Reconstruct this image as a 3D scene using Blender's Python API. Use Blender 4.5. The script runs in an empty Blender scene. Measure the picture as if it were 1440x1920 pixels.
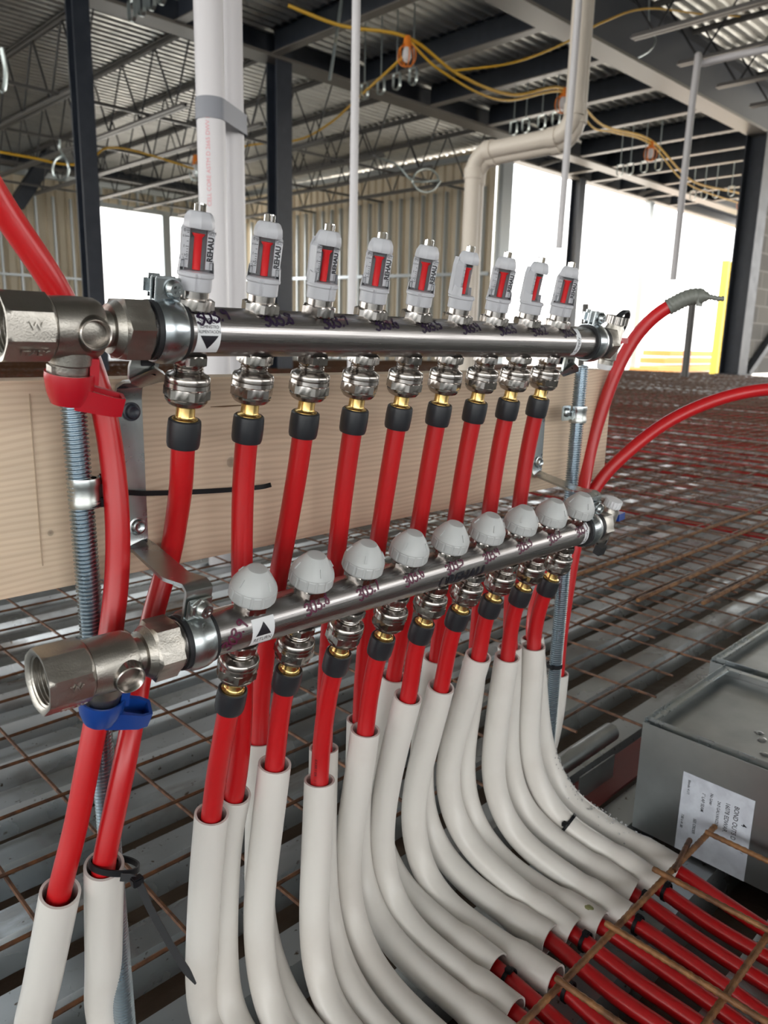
import bpy, bmesh, math, random
from math import pi, sin, cos, radians as R_, atan2, sqrt
from mathutils import Vector as V, Matrix as M, noise
random.seed(7)
S = bpy.context.scene
COL = S.collection
# ------------------------------------------------------------------ camera, light, exposure
ZO = 0.61                       # height of the lens above the steel deck (m); script coordinates are measured from the lens
F = 1433.476                    # focal length for the 1440 x 1920 frame
YAW, PITCH, ROLL = .7935434, -.22146469, .02387592
_fw = V((cos(YAW)*cos(PITCH), sin(YAW)*cos(PITCH), sin(PITCH)))
_rt = V((sin(YAW), -cos(YAW), 0)); _up = _rt.cross(_fw)
CR = _rt*cos(ROLL) + _up*sin(ROLL); CU = -_rt*sin(ROLL) + _up*cos(ROLL)
cd = bpy.data.cameras.new('camera'); cam = bpy.data.objects.new('camera', cd); COL.objects.link(cam)
cam.matrix_world = M.Translation((0, 0, ZO)) @ M((CR, CU, -_fw)).transposed().to_4x4()
cd.sensor_width = 36; cd.lens = F/1920*36; cd.clip_start = .02; cd.clip_end = 400
cd.dof.use_dof = True; cd.dof.focus_distance = .60; cd.dof.aperture_fstop = 13.0
S.camera = cam
S.view_settings.view_transform = 'Standard'; S.view_settings.look = 'None'
S.view_settings.gamma = 1; S.view_settings.use_curve_mapping = False
S.view_settings.exposure = 0.40
S.cycles.max_bounces = 8; S.cycles.diffuse_bounces = 5; S.cycles.glossy_bounces = 5
S.cycles.transmission_bounces = 6; S.cycles.transparent_max_bounces = 8
S.cycles.sample_clamp_indirect = 6
W = bpy.data.worlds.new('sky'); S.world = W; W.use_nodes = True
wn = W.node_tree; wn.nodes.clear()
wo = wn.nodes.new('ShaderNodeOutputWorld'); wb = wn.nodes.new('ShaderNodeBackground')
wr = wn.nodes.new('ShaderNodeValToRGB'); wt = wn.nodes.new('ShaderNodeTexCoord'); wx = wn.nodes.new('ShaderNodeSeparateXYZ')
wn.links.new(wt.outputs['Generated'], wx.inputs[0]); wn.links.new(wx.outputs['Z'], wr.inputs[0])
wr.color_ramp.elements[0].position = 0.0; wr.color_ramp.elements[0].color = (1.0, .97, .93, 1)
wr.color_ramp.elements[1].position = .5; wr.color_ramp.elements[1].color = (.86, .93, 1.0, 1)
wn.links.new(wr.outputs[0], wb.inputs[0]); wb.inputs[1].default_value = 3.6
wn.links.new(wb.outputs[0], wo.inputs[0])
sd = bpy.data.lights.new('sun_through_cloud', 'SUN'); sd.energy = 6.0; sd.angle = R_(12); sd.color = (1, .96, .9)
sun = bpy.data.objects.new('sun_through_cloud', sd); COL.objects.link(sun)
sun.rotation_euler = V((-.35, -.45, -.85)).to_track_quat('-Z', 'Y').to_euler()

# ------------------------------------------------------------------ pixel -> place on a known plane (lens at the origin)
def ray(px, py): return _fw + CR*((px-720)/F) - CU*((py-960)/F)
def atx(px, py, x): v = ray(px, py); return v*(x/v.x)
def aty(px, py, y): v = ray(px, py); return v*(y/v.y)
def atz(px, py, z): v = ray(px, py); return v*(z/v.z)

# ------------------------------------------------------------------ materials
def mat(name, col, rough=.5, metal=0, noise_=None, bump=None, spec=.5, trans=0, extra=None, coat=0):
    m = bpy.data.materials.new(name); m.use_nodes = True
    nt = m.node_tree; b = nt.nodes['Principled BSDF']
    b.inputs['Base Color'].default_value = (*col, 1); b.inputs['Roughness'].default_value = rough
    b.inputs['Metallic'].default_value = metal; b.inputs['Specular IOR Level'].default_value = spec
    b.inputs['Transmission Weight'].default_value = trans; b.inputs['Coat Weight'].default_value = coat
    tc = nt.nodes.new('ShaderNodeTexCoord')
    if noise_:
        # (scale, col2, low, high, stretch, roughness2)
        sc, c2, lo, hi, st, r2 = noise_
        mp = nt.nodes.new('ShaderNodeMapping'); mp.inputs['Scale'].default_value = st
        n = nt.nodes.new('ShaderNodeTexNoise'); n.inputs['Scale'].default_value = sc; n.inputs['Detail'].default_value = 6
        nt.links.new(tc.outputs['Object'], mp.inputs[0]); nt.links.new(mp.outputs[0], n.inputs['Vector'])
        rp = nt.nodes.new('ShaderNodeMapRange'); rp.inputs[1].default_value = lo; rp.inputs[2].default_value = hi
        nt.links.new(n.outputs[0], rp.inputs[0])
        mx = nt.nodes.new('ShaderNodeMix'); mx.data_type = 'RGBA'
        mx.inputs[6].default_value = (*col, 1); mx.inputs[7].default_value = (*c2, 1)
        nt.links.new(rp.outputs[0], mx.inputs[0]); nt.links.new(mx.outputs[2], b.inputs['Base Color'])
        rr = nt.nodes.new('ShaderNodeMapRange'); rr.inputs[3].default_value = rough; rr.inputs[4].default_value = r2
        nt.links.new(rp.outputs[0], rr.inputs[0]); nt.links.new(rr.outputs[0], b.inputs['Roughness'])
    if bump:
        sc, st, strength, dist = bump
        mp = nt.nodes.new('ShaderNodeMapping'); mp.inputs['Scale'].default_value = st
        n = nt.nodes.new('ShaderNodeTexNoise'); n.inputs['Scale'].default_value = sc; n.inputs['Detail'].default_value = 4
        nt.links.new(tc.outputs['Object'], mp.inputs[0]); nt.links.new(mp.outputs[0], n.inputs['Vector'])
        bp = nt.nodes.new('ShaderNodeBump'); bp.inputs['Strength'].default_value = strength; bp.inputs['Distance'].default_value = dist
        nt.links.new(n.outputs[0], bp.inputs['Height']); nt.links.new(bp.outputs[0], b.inputs['Normal'])
    return m
ONE = (1, 1, 1)
m_stain = mat('brushed_stainless', (.42, .405, .40), .24, 1, (60, (.33, .315, .31), .3, .7, (.15, 6, 6), .36), bump=(300, (.05, 2, 2), .25, .0004))
m_nickel = mat('nickel_plated_brass', (.41, .385, .36), .15, 1, (70, (.34, .315, .295), .3, .7, ONE, .26), bump=(420, ONE, .08, .0004))
m_cast = mat('cast_nickel', (.45, .43, .39), .27, 1, (50, (.37, .35, .315), .3, .7, ONE, .42), bump=(900, ONE, .35, .0005))
m_brass = mat('brass', (.78, .55, .22), .2, 1, (90, (.6, .4, .14), .3, .7, ONE, .3))
m_zinc = mat('zinc_plated_steel', (.47, .52, .55), .24, 1, (25, (.38, .39, .36), .35, .7, ONE, .36), bump=(200, ONE, .15, .0006))
m_rod = mat('zinc_threaded_rod', (.46, .54, .60), .2, 1, (20, (.36, .42, .46), .3, .7, ONE, .36))
m_rubber = mat('black_rubber', (.012, .013, .015), .55, 0)
m_collar = mat('black_plastic', (.016, .018, .022), .38, 0, bump=(400, ONE, .08, .0004))
m_tie = mat('black_nylon', (.007, .008, .010), .5, spec=.25)
m_red = mat('red_pex', (.50, .008, .011), .28, 0, (8, (.42, .006, .009), .3, .7, ONE, .36), spec=.55)
m_redplastic = mat('red_handle_plastic', (.42, .008, .018), .24, spec=.6)
m_blue = mat('blue_handle_plastic', (.006, .045, .24), .28, spec=.6)
m_grey = mat('light_grey_plastic', (.47, .48, .51), .40)
m_cap = mat('cap_grey_plastic', (.46, .48, .48), .36, bump=(300, ONE, .06, .0004))
m_pvc = mat('white_sleeve_pvc', (.66, .645, .61), .28, 0, (9, (.56, .53, .49), .45, .75, (1, 1, 1), .42), spec=.5)
m_bigpvc = mat('white_pipe_pvc', (.60, .585, .60), .35)
m_beigepvc = mat('cream_pipe_pvc', (.70, .63, .54), .4)
m_clear = mat('clear_plastic', (.97, .98, .98), .05, 0, trans=1.0, spec=.5); m_clear.node_tree.nodes['Principled BSDF'].inputs['IOR'].default_value = 1.12
m_ind = mat('red_indicator', (.72, .015, .02), .4)
m_ink = mat('black_ink', (.012, .012, .018), .45)
m_marker = mat('purple_black_marker', (.018, .008, .03), .35)
m_marker2 = mat('red_violet_marker', (.10, .015, .045), .4)
m_label = mat('label_white', (.72, .74, .76), .4)
m_ductlabel = mat('pale_label_paper', (.52, .56, .62), .55, 0, (60, (.44, .47, .53), .4, .6, ONE, .6))
m_rust = mat('rusty_wire', (.17, .072, .030), .42, .35, (90, (.07, .035, .022), .35, .65, ONE, .6), bump=(700, ONE, .5, .001))
m_rustb = mat('rusty_bar', (.30, .145, .055), .5, .2, (60, (.13, .06, .028), .35, .65, ONE, .6), bump=(500, ONE, .6, .001))
m_galv = mat('galvanized_sheet', (.46, .48, .48), .28, .95, (14, (.34, .36, .36), .3, .7, ONE, .42), bump=(30, ONE, .12, .002))
m_tape = mat('grey_duct_tape', (.20, .21, .24), .4)
m_steel = mat('dark_painted_steel', (.022, .029, .044), .42, 0, (6, (.034, .042, .058), .4, .7, ONE, .5), spec=.6)
m_joist = mat('grey_primed_joist', (.13, .125, .12), .42, .1)
m_web = mat('dark_joist_web', (.035, .036, .04), .5)
m_flange_lit = mat('flange_painted_sheen', (.17, .155, .14), .4)  # same dark steel, lightened to paint in window light on the flange undersides
m_stud = mat('galvanized_stud', (.50, .54, .56), .35, .85)
m_yellow = mat('yellow_cable', (.72, .42, .03), .5)
m_orange = mat('orange_lamp_cage', (.85, .24, .02), .45)
m_wire = mat('bright_wire', (.55, .62, .62), .3, .9)
m_orange2 = mat('weathered_orange', (.62, .27, .07), .6)
m_yel = mat('yellow_paint', (.62, .45, .05), .5)
m_dirt = mat('orange_dirt', (.66, .60, .52), .9, 0, (1.2, (.52, .45, .37), .3, .7, ONE, .9))
m_splat = mat('olive_smear', (.20, .21, .09), .4)

def panel_mat():
    m = mat('tan_wall_panel', (.50, .41, .28), .75)
    nt = m.node_tree; b = nt.nodes['Principled BSDF']; tc = nt.nodes['Texture Coordinate'] if 'Texture Coordinate' in nt.nodes else nt.nodes.new('ShaderNodeTexCoord')
    n = nt.nodes.new('ShaderNodeTexNoise'); n.inputs['Scale'].default_value = 1.5; n.inputs['Detail'].default_value = 5
    nt.links.new(tc.outputs['Object'], n.inputs['Vector'])
    r = nt.nodes.new('ShaderNodeValToRGB'); r.color_ramp.elements[0].color = (.62, .53, .39, 1); r.color_ramp.elements[1].color = (.78, .69, .54, 1)
    nt.links.new(n.outputs[0], r.inputs[0]); nt.links.new(r.outputs[0], b.inputs['Base Color'])
    return m
m_panel = panel_mat()

def wood_mat():
    m = bpy.data.materials.new('spruce_board'); m.use_nodes = True; nt = m.node_tree; b = nt.nodes['Principled BSDF']
    tc = nt.nodes.new('ShaderNodeTexCoord'); L = nt.links.new
    nz = nt.nodes.new('ShaderNodeTexNoise'); nz.inputs['Scale'].default_value = 3; nz.inputs['Detail'].default_value = 2
    mp0 = nt.nodes.new('ShaderNodeMapping'); mp0.inputs['Scale'].default_value = (1.2, 1, 3); L(tc.outputs['Object'], mp0.inputs[0]); L(mp0.outputs[0], nz.inputs['Vector'])
    # knots pull the rings around them
    vadd = nt.nodes.new('ShaderNodeVectorMath'); vadd.operation = 'MULTIPLY_ADD'
    L(nz.outputs['Color'], vadd.inputs[0]); vadd.inputs[1].default_value = (.05, .05, .035); L(tc.outputs['Object'], vadd.inputs[2])
    wv = nt.nodes.new('ShaderNodeTexWave'); wv.bands_direction = 'Z'; wv.inputs['Scale'].default_value = 80; wv.inputs['Distortion'].default_value = 2.0
    wv.inputs['Detail'].default_value = 3; wv.inputs['Detail Scale'].default_value = .6
    mp = nt.nodes.new('ShaderNodeMapping'); mp.inputs['Scale'].default_value = (.12, 1, 1); L(vadd.outputs[0], mp.inputs[0]); L(mp.outputs[0], wv.inputs['Vector'])
    cr = nt.nodes.new('ShaderNodeValToRGB'); e = cr.color_ramp.elements
    e[0].color = (.65, .50, .36, 1); e[0].position = .1; e[1].color = (.73, .585, .43, 1); e[1].position = .75
    L(wv.outputs['Fac'], cr.inputs[0])
    n2 = nt.nodes.new('ShaderNodeTexNoise'); n2.inputs['Scale'].default_value = 220; mp2 = nt.nodes.new('ShaderNodeMapping'); mp2.inputs['Scale'].default_value = (.06, 1, 1)
    L(tc.outputs['Object'], mp2.inputs[0]); L(mp2.outputs[0], n2.inputs['Vector'])
    mx = nt.nodes.new('ShaderNodeMix'); mx.data_type = 'RGBA'; mx.blend_type = 'MULTIPLY'; mx.inputs[0].default_value = .22
    L(cr.outputs[0], mx.inputs[6]); L(n2.outputs[0], mx.inputs[7])
    last = mx.outputs[2]
    # two round knots and one dark crack as marks of the wood itself
    for (kx, kz, kr) in ((-.095, .004, .008), (-.185, .010, .006), (-.235, -.030, .004), (.21, .02, .006)):
        sub = nt.nodes.new('ShaderNodeVectorMath'); sub.operation = 'SUBTRACT'; L(tc.outputs['Object'], sub.inputs[0]); sub.inputs[1].default_value = (kx, 0, kz)
        mul = nt.nodes.new('ShaderNodeVectorMath'); mul.operation = 'MULTIPLY'; L(sub.outputs[0], mul.inputs[0]); mul.inputs[1].default_value = (1, 0, 1)
        ln = nt.nodes.new('ShaderNodeVectorMath'); ln.operation = 'LENGTH'; L(mul.outputs[0], ln.inputs[0])
        mr = nt.nodes.new('ShaderNodeValToRGB'); mr.color_ramp.elements[0].position = 0; mr.color_ramp.elements[0].color = (.42, .42, .42, 1)
        k2 = mr.color_ramp.elements.new(.45); k2.color = (.62, .62, .62, 1); k3 = mr.color_ramp.elements.new(.55); k3.color = (.9, .9, .9, 1)
        mr.color_ramp.elements[-1].position = 1; mr.color_ramp.elements[-1].color = (1, 1, 1, 1)
        dv = nt.nodes.new('ShaderNodeMath'); dv.operation = 'DIVIDE'; dv.use_clamp = True; L(ln.outputs['Value'], dv.inputs[0]); dv.inputs[1].default_value = kr; L(dv.outputs[0], mr.inputs[0])
        m2 = nt.nodes.new('ShaderNodeMix'); m2.data_type = 'RGBA'; m2.blend_type = 'MULTIPLY'; m2.inputs[0].default_value = 1
        L(last, m2.inputs[6]); L(mr.outputs[0], m2.inputs[7]); last = m2.outputs[2]
    L(last, b.inputs['Base Color']); b.inputs['Roughness'].default_value = .6
    bp = nt.nodes.new('ShaderNodeBump'); bp.inputs['Strength'].default_value = .25; bp.inputs['Distance'].default_value = .0008
    L(n2.outputs[0], bp.inputs['Height']); L(bp.outputs[0], b.inputs['Normal'])
    return m
m_wood = wood_mat()

def deck_mat(name, c1, c2, dirt, rough, dirt_lo, dirt_hi, wet):
    m = bpy.data.materials.new(name); m.use_nodes = True; nt = m.node_tree; b = nt.nodes['Principled BSDF']; L = nt.links.new
    tc = nt.nodes.new('ShaderNodeTexCoord')
    def nz(sc, st, det=5):
        mp = nt.nodes.new('ShaderNodeMapping'); mp.inputs['Scale'].default_value = st; L(tc.outputs['Object'], mp.inputs[0])
        n = nt.nodes.new('ShaderNodeTexNoise'); n.inputs['Scale'].default_value = sc; n.inputs['Detail'].default_value = det; L(mp.outputs[0], n.inputs['Vector']); return n.outputs[0]
    def mr(src, a, bb, c=0, d=1):
        r = nt.nodes.new('ShaderNodeMapRange'); r.inputs[1].default_value = a; r.inputs[2].default_value = bb; r.inputs[3].default_value = c; r.inputs[4].default_value = d; L(src, r.inputs[0]); return r.outputs[0]
    def mix(f, a, c):
        x = nt.nodes.new('ShaderNodeMix'); x.data_type = 'RGBA'
        L(f, x.inputs[0])
        if isinstance(a, tuple): x.inputs[6].default_value = (*a, 1)
        else: L(a, x.inputs[6])
        x.inputs[7].default_value = (*c, 1); return x.outputs[2]
    base = mix(mr(nz(3, (.4, 2, 2)), .35, .65), c1, c2)
    d = mr(nz(9, (.6, 1.6, 1)), dirt_lo, dirt_hi)
    colr = mix(d, base, dirt)
    sp = mr(nz(120, ONE, 2), .68, .76)
    colr = mix(sp, colr, dirt)
    L(colr, b.inputs['Base Color'])
    met = mr(d, 0, 1, .85, .1); L(met, b.inputs['Metallic'])
    rg = mr(nz(4, ONE), .4, .6, wet, rough); L(rg, b.inputs['Roughness'])
    bp = nt.nodes.new('ShaderNodeBump'); bp.inputs['Strength'].default_value = .12; bp.inputs['Distance'].default_value = .002
    L(nz(12, (.5, 1, 1), 3), bp.inputs['Height']); L(bp.outputs[0], b.inputs['Normal'])
    return m
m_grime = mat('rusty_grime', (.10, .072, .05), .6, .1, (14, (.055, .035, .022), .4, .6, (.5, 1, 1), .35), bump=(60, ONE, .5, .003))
m_deck = deck_mat('galvanized_floor_deck', (.54, .57, .58), (.40, .43, .44), (.12, .09, .065), .42, .56, .74, .2)
m_ceil = deck_mat('galvanized_roof_deck', (.72, .72, .69), (.60, .60, .58), (.25, .25, .24), .40, .6, .8, .3)

def block_mat():
    m = mat('concrete_block', (.22, .21, .20), .9); nt = m.node_tree; b = nt.nodes['Principled BSDF']
    tc = nt.nodes.new('ShaderNodeTexCoord'); mp = nt.nodes.new('ShaderNodeMapping'); mp.inputs['Rotation'].default_value = (pi/2, 0, 0)
    br = nt.nodes.new('ShaderNodeTexBrick'); br.inputs['Scale'].default_value = 1; br.inputs['Brick Width'].default_value = .8; br.inputs['Row Height'].default_value = .4
    br.inputs['Color1'].default_value = (.24, .23, .21, 1); br.inputs['Color2'].default_value = (.17, .165, .16, 1); br.inputs['Mortar'].default_value = (.33, .32, .30, 1); br.inputs['Mortar Size'].default_value = .02
    nt.links.new(tc.outputs['Object'], mp.inputs[0]); nt.links.new(mp.outputs[0], br.inputs['Vector']); nt.links.new(br.outputs['Color'], b.inputs['Base Color'])
    return m
m_block = block_mat()

# ------------------------------------------------------------------ geometry helpers
def tag(o, label=None, cat=None, group=None, kind=None):
    if label: o['label'] = label
    if cat: o['category'] = cat
    if group: o['group'] = group
    if kind: o['kind'] = kind
    return o
def thing(name, loc, label, cat, group=None):
    o = bpy.data.objects.new(name, None); COL.objects.link(o); o.empty_display_size = .02
    o.location = V(loc) + V((0, 0, ZO)); return tag(o, label, cat, group)
def rootloc(o):
    while o.parent: o = o.parent
    return V(o.location) - V((0, 0, ZO))
def obj(name, bm, m, parent=None, smooth=40, label=None):
    """link bm (coordinates from the lens) as one mesh object, under parent if given"""
    off = -rootloc(parent) if parent else V((0, 0, ZO))
    ctr = None
    if parent is None:
        # put the origin of a single-mesh thing at the middle of its foot
        xs = [v.co for v in bm.verts]
        if xs:
            mn = V((min(c.x for c in xs), min(c.y for c in xs), min(c.z for c in xs))); mx = V((max(c.x for c in xs), max(c.y for c in xs), max(c.z for c in xs)))
            ctr = V(((mn.x+mx.x)/2, (mn.y+mx.y)/2, mn.z)); off = -ctr
    bmesh.ops.translate(bm, verts=bm.verts, vec=off)
    me = bpy.data.meshes.new(name); bm.normal_update(); bm.to_mesh(me); bm.free()
    if m: me.materials.append(m)
    if smooth:
        me.shade_smooth()
        try: me.set_sharp_from_angle(angle=R_(smooth))
        except Exception: pass
    o = bpy.data.objects.new(name, me); COL.objects.link(o)
    if parent: o.parent = parent
    else: o.location = ctr + V((0, 0, ZO)) if ctr else V((0, 0, ZO))
    if label: o['label'] = label
    return o
def place(name, me, parent, mtx, label=None, top=None):
    """object sharing mesh me with matrix mtx (coordinates from the lens)"""
    o = bpy.data.objects.new(name, me); COL.objects.link(o)
    p = parent
    if p: o.parent = p
    if p and p.type == 'MESH': o.matrix_basis = mtx
    elif p: o.matrix_basis = M.Translation(-rootloc(p)) @ mtx
    else: o.matrix_basis = M.Translation((0, 0, ZO)) @ mtx
    if label: o['label'] = label
    return o
def mesh(name, bm, m, smooth=40):
    me = bpy.data.meshes.new(name); bm.normal_update(); bm.to_mesh(me); bm.free(); me.materials.append(m)
    if smooth:
        me.shade_smooth(); me.set_sharp_from_angle(angle=R_(smooth))
    return me
def NB(): return bmesh.new()
def quad_loop(bm, a, b, closed=True):
    n = len(a)
    for i in range(n if closed else n-1):
        j = (i+1) % n
        try: bm.faces.new((a[i], a[j], b[j], b[i]))
        except ValueError: pass
def box(bm, c, s, mtx=None):
    c = V(c); vs = []
    for dx, dy, dz in ((-1,-1,-1),(1,-1,-1),(1,1,-1),(-1,1,-1),(-1,-1,1),(1,-1,1),(1,1,1),(-1,1,1)):
        p = c + V((dx*s[0]/2, dy*s[1]/2, dz*s[2]/2)); vs.append(bm.verts.new(mtx @ p if mtx else p))
    for f in ((0,3,2,1),(4,5,6,7),(0,1,5,4),(1,2,6,5),(2,3,7,6),(3,0,4,7)): bm.faces.new([vs[i] for i in f])
def boxb(bm, c, s, bev=.001, mtx=None):
    """box with eased edges"""
    b2 = bmesh.new(); box(b2, c, s)
    bmesh.ops.bevel(b2, geom=b2.edges[:], offset=bev, segments=2, affect='EDGES')
    if mtx: bmesh.ops.transform(b2, matrix=mtx, verts=b2.verts)
    me = bpy.data.meshes.new('t'); b2.to_mesh(me); b2.free(); bm.from_mesh(me); bpy.data.meshes.remove(me)
def lathe(bm, prof, n=32, mtx=None, rfun=None, closed=False):
    """prof = [(h, r)] turned about local Z"""
    rings = []
    for h, r in prof:
        ring = []
        for i in range(n):
            a = 2*pi*i/n; rr = rfun(h, r, a) if rfun else r
            p = V((rr*cos(a), rr*sin(a), h)); ring.append(bm.verts.new(mtx @ p if mtx else p))
        rings.append(ring)
    for a, b in zip(rings, rings[1:]): quad_loop(bm, a, b)
    if closed: quad_loop(bm, rings[-1], rings[0])
    else:
        if prof[0][1] > 1e-6: bm.faces.new(list(reversed(rings[0])))
        if prof[-1][1] > 1e-6: bm.faces.new(rings[-1])
def hexa(bm, h0, h1, af, mtx=None, ch=.0012, n=6, rot=0, bore=0):
    """hex nut, af = half across flats, chamfered corners"""
    R = af/cos(pi/n); N = n*6
    def rf(k):
        def f(a):
            aa = (a - rot + pi/n) % (2*pi/n) - pi/n
            return min(af/cos(aa), k)
        return f
    lim = R; levels = [(h0, rf(R-ch*1.4)), (h0+ch*.7, rf(lim)), (h1-ch*.7, rf(lim)), (h1, rf(R-ch*1.4))]
    rings = []
    for h, f in levels:
        ring = []
        for i in range(N):
            a = 2*pi*i/N + rot + pi/n; r = f(a); p = V((r*cos(a), r*sin(a), h)); ring.append(bm.verts.new(mtx @ p if mtx else p))
        rings.append(ring)
    for a, b in zip(rings, rings[1:]): quad_loop(bm, a, b)
    if bore:
        for ring, h, fl in ((rings[0], h0, 1), (rings[-1], h1, 0)):
            inner = []
            for i in range(N):
                a = 2*pi*i/N + rot + pi/n; p = V((bore*cos(a), bore*sin(a), h)); inner.append(bm.verts.new(mtx @ p if mtx else p))
            quad_loop(bm, *( (inner, ring) if fl else (ring, inner)))
    else:
        bm.faces.new(list(reversed(rings[0]))); bm.faces.new(rings[-1])
def crom(pts, sub=8):
    P = [V(p) for p in pts]; P = [P[0]*2-P[1]] + P + [P[-1]*2-P[-2]]; out = []
    for i in range(1, len(P)-2):
        p0, p1, p2, p3 = P[i-1:i+3]
        for k in range(sub):
            t = k/sub; out.append(.5*((2*p1)+(p2-p0)*t+(2*p0-5*p1+4*p2-p3)*t*t+(3*p1-p0-3*p2+p3)*t**3))
    out.append(P[-2]); return out
def resample(pts, n):
    L = [0]
    for a, b in zip(pts, pts[1:]): L.append(L[-1]+(b-a).length)
    out = []; j = 0
    for i in range(n+1):
        s = L[-1]*i/n
        while j < len(L)-2 and L[j+1] < s: j += 1
        t = (s-L[j])/max(L[j+1]-L[j], 1e-9); out.append(pts[j].lerp(pts[j+1], min(max(t, 0), 1)))
    return out
def smooth_pts(p, it=4, keep=1):
    for _ in range(it):
        q = p[:]
        for i in range(keep, len(p)-keep): q[i] = (p[i-1]+p[i]*2+p[i+1])/4
        p = q
    return p
def frames(pts):
    T = [(pts[min(i+1, len(pts)-1)]-pts[max(i-1, 0)]).normalized() for i in range(len(pts))]
    n = T[0].cross(V((0.3, .2, 1)) if abs(T[0].z) < .9 else V((1, 0, 0))).normalized(); out = []
    for t in T:
        n = (n - t*n.dot(t)).normalized(); out.append((n, t.cross(n)))
    return out
def tube(bm, pts, r, n=16, cap=True, rad=None, inner=None, sect=None):
    fr = frames(pts); rings = []; inn = []
    for i, (p, (a, b)) in enumerate(zip(pts, fr)):
        rr = rad[i] if rad else r
        rings.append([bm.verts.new(p + (a*cos(2*pi*k/n)+b*sin(2*pi*k/n))*rr) for k in range(n)])
        if inner: inn.append([bm.verts.new(p + (a*cos(2*pi*k/n)+b*sin(2*pi*k/n))*(rr-inner)) for k in range(n)])
    for a, b in zip(rings, rings[1:]): quad_loop(bm, a, b)
    if inner:
        for a, b in zip(inn, inn[1:]): quad_loop(bm, b, a)
        quad_loop(bm, inn[0], rings[0]); quad_loop(bm, rings[-1], inn[-1])
    elif cap:
        bm.faces.new(list(reversed(rings[0]))); bm.faces.new(rings[-1])
def rod(bm, a, b, r, n=8): tube(bm, [V(a), V(b)], r, n)
def ribbon(bm, pts, w, t, side):
    """flat strap: pts centre line, width w along side vector, thickness t"""
    rings = []
    for i, p in enumerate(pts):
        T = (pts[min(i+1, len(pts)-1)]-pts[max(i-1, 0)]).normalized()
        sd_ = V(side) if not callable(side) else side(i)
        sd_ = (sd_ - T*sd_.dot(T)).normalized(); nn = T.cross(sd_)
        ww = w[i] if isinstance(w, list) else w
        rings.append([bm.verts.new(p+sd_*ww/2*a+nn*t/2*b) for a, b in ((-1,-1),(1,-1),(1,1),(-1,1))])
    for a, b in zip(rings, rings[1:]): quad_loop(bm, a, b)
    bm.faces.new(list(reversed(rings[0]))); bm.faces.new(rings[-1])
def basis(o, z, xhint):
    z = V(z).normalized(); x = V(xhint); x = (x - z*x.dot(z)).normalized(); y = z.cross(x)
    return M.Translation(V(o)) @ M((x, y, z)).transposed().to_4x4()
def threaded(bm, a, b, r, pitch=.0024, depth=.0011, n=20):
    a, b = V(a), V(b); mt = basis(a, b-a, (1, 0, 0)); L = (b-a).length; N = int(L/pitch*n); c = []; q = []
    for s in range(N):
        th = 2*pi*s/n; z = pitch*s/n
        c.append((bm.verts.new(mt @ V((r*cos(th), r*sin(th), z))), bm.verts.new(mt @ V((r*cos(th), r*sin(th), z+pitch*.15)))))
        q.append((bm.verts.new(mt @ V(((r-depth)*cos(th), (r-depth)*sin(th), z+pitch*.5))), bm.verts.new(mt @ V(((r-depth)*cos(th), (r-depth)*sin(th), z+pitch*.65)))))
    for s in range(N-1):
        for (A, B) in ((c[s][0], c[s][1]), (c[s][1], q[s][0]), (q[s][0], q[s][1])):
            pass
        bm.faces.new((c[s][0], c[s+1][0], c[s+1][1], c[s][1]))
        bm.faces.new((c[s][1], c[s+1][1], q[s+1][0], q[s][0]))
        bm.faces.new((q[s][0], q[s+1][0], q[s+1][1], q[s][1]))
        if s+1+n < N: bm.faces.new((q[s][1], q[s+1][1], c[s+1+n][0], c[s+n][0]))
    for p in (0, L-.0012):
        lathe(bm, [(p, .0), (p, r-depth), (p+.0012, r-depth), (p+.0012, 0.0)], 16, mt)
_txt = {}
def text_bm(s, size=1.0, bold=0, shear=0, spacing=1.0):
    cu = bpy.data.curves.new('t', 'FONT'); cu.body = s; cu.size = size; cu.align_x = 'CENTER'; cu.align_y = 'CENTER'; cu.offset = bold; cu.shear = shear; cu.space_character = spacing
    o = bpy.data.objects.new('t', cu); COL.objects.link(o)
    dg = bpy.context.evaluated_depsgraph_get(); me = bpy.data.meshes.new_from_object(o.evaluated_get(dg))
    bm = bmesh.new(); bm.from_mesh(me); bpy.data.objects.remove(o); bpy.data.curves.remove(cu); bpy.data.meshes.remove(me); return bm
def subdiv(bm, maxlen):
    bmesh.ops.triangulate(bm, faces=bm.faces[:])
    for _ in range(7):
        e = [x for x in bm.edges if x.calc_length() > maxlen]
        if not e: break
        bmesh.ops.subdivide_edges(bm, edges=e, cuts=1); bmesh.ops.triangulate(bm, faces=[f for f in bm.faces if len(f.verts) > 3])
    bmesh.ops.triangulate(bm, faces=bm.faces[:])
def join(dst, src):
    me = bpy.data.meshes.new('t'); src.to_mesh(me); src.free(); dst.from_mesh(me); bpy.data.meshes.remove(me)
def text_at(dst, s, size, mtx, sx=1.0, bold=0, shear=0, spacing=1.0):
    b = text_bm(s, size, bold, shear, spacing); bmesh.ops.transform(b, matrix=mtx @ M.Diagonal((sx, 1, 1, 1)), verts=b.verts); join(dst, b)
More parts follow.
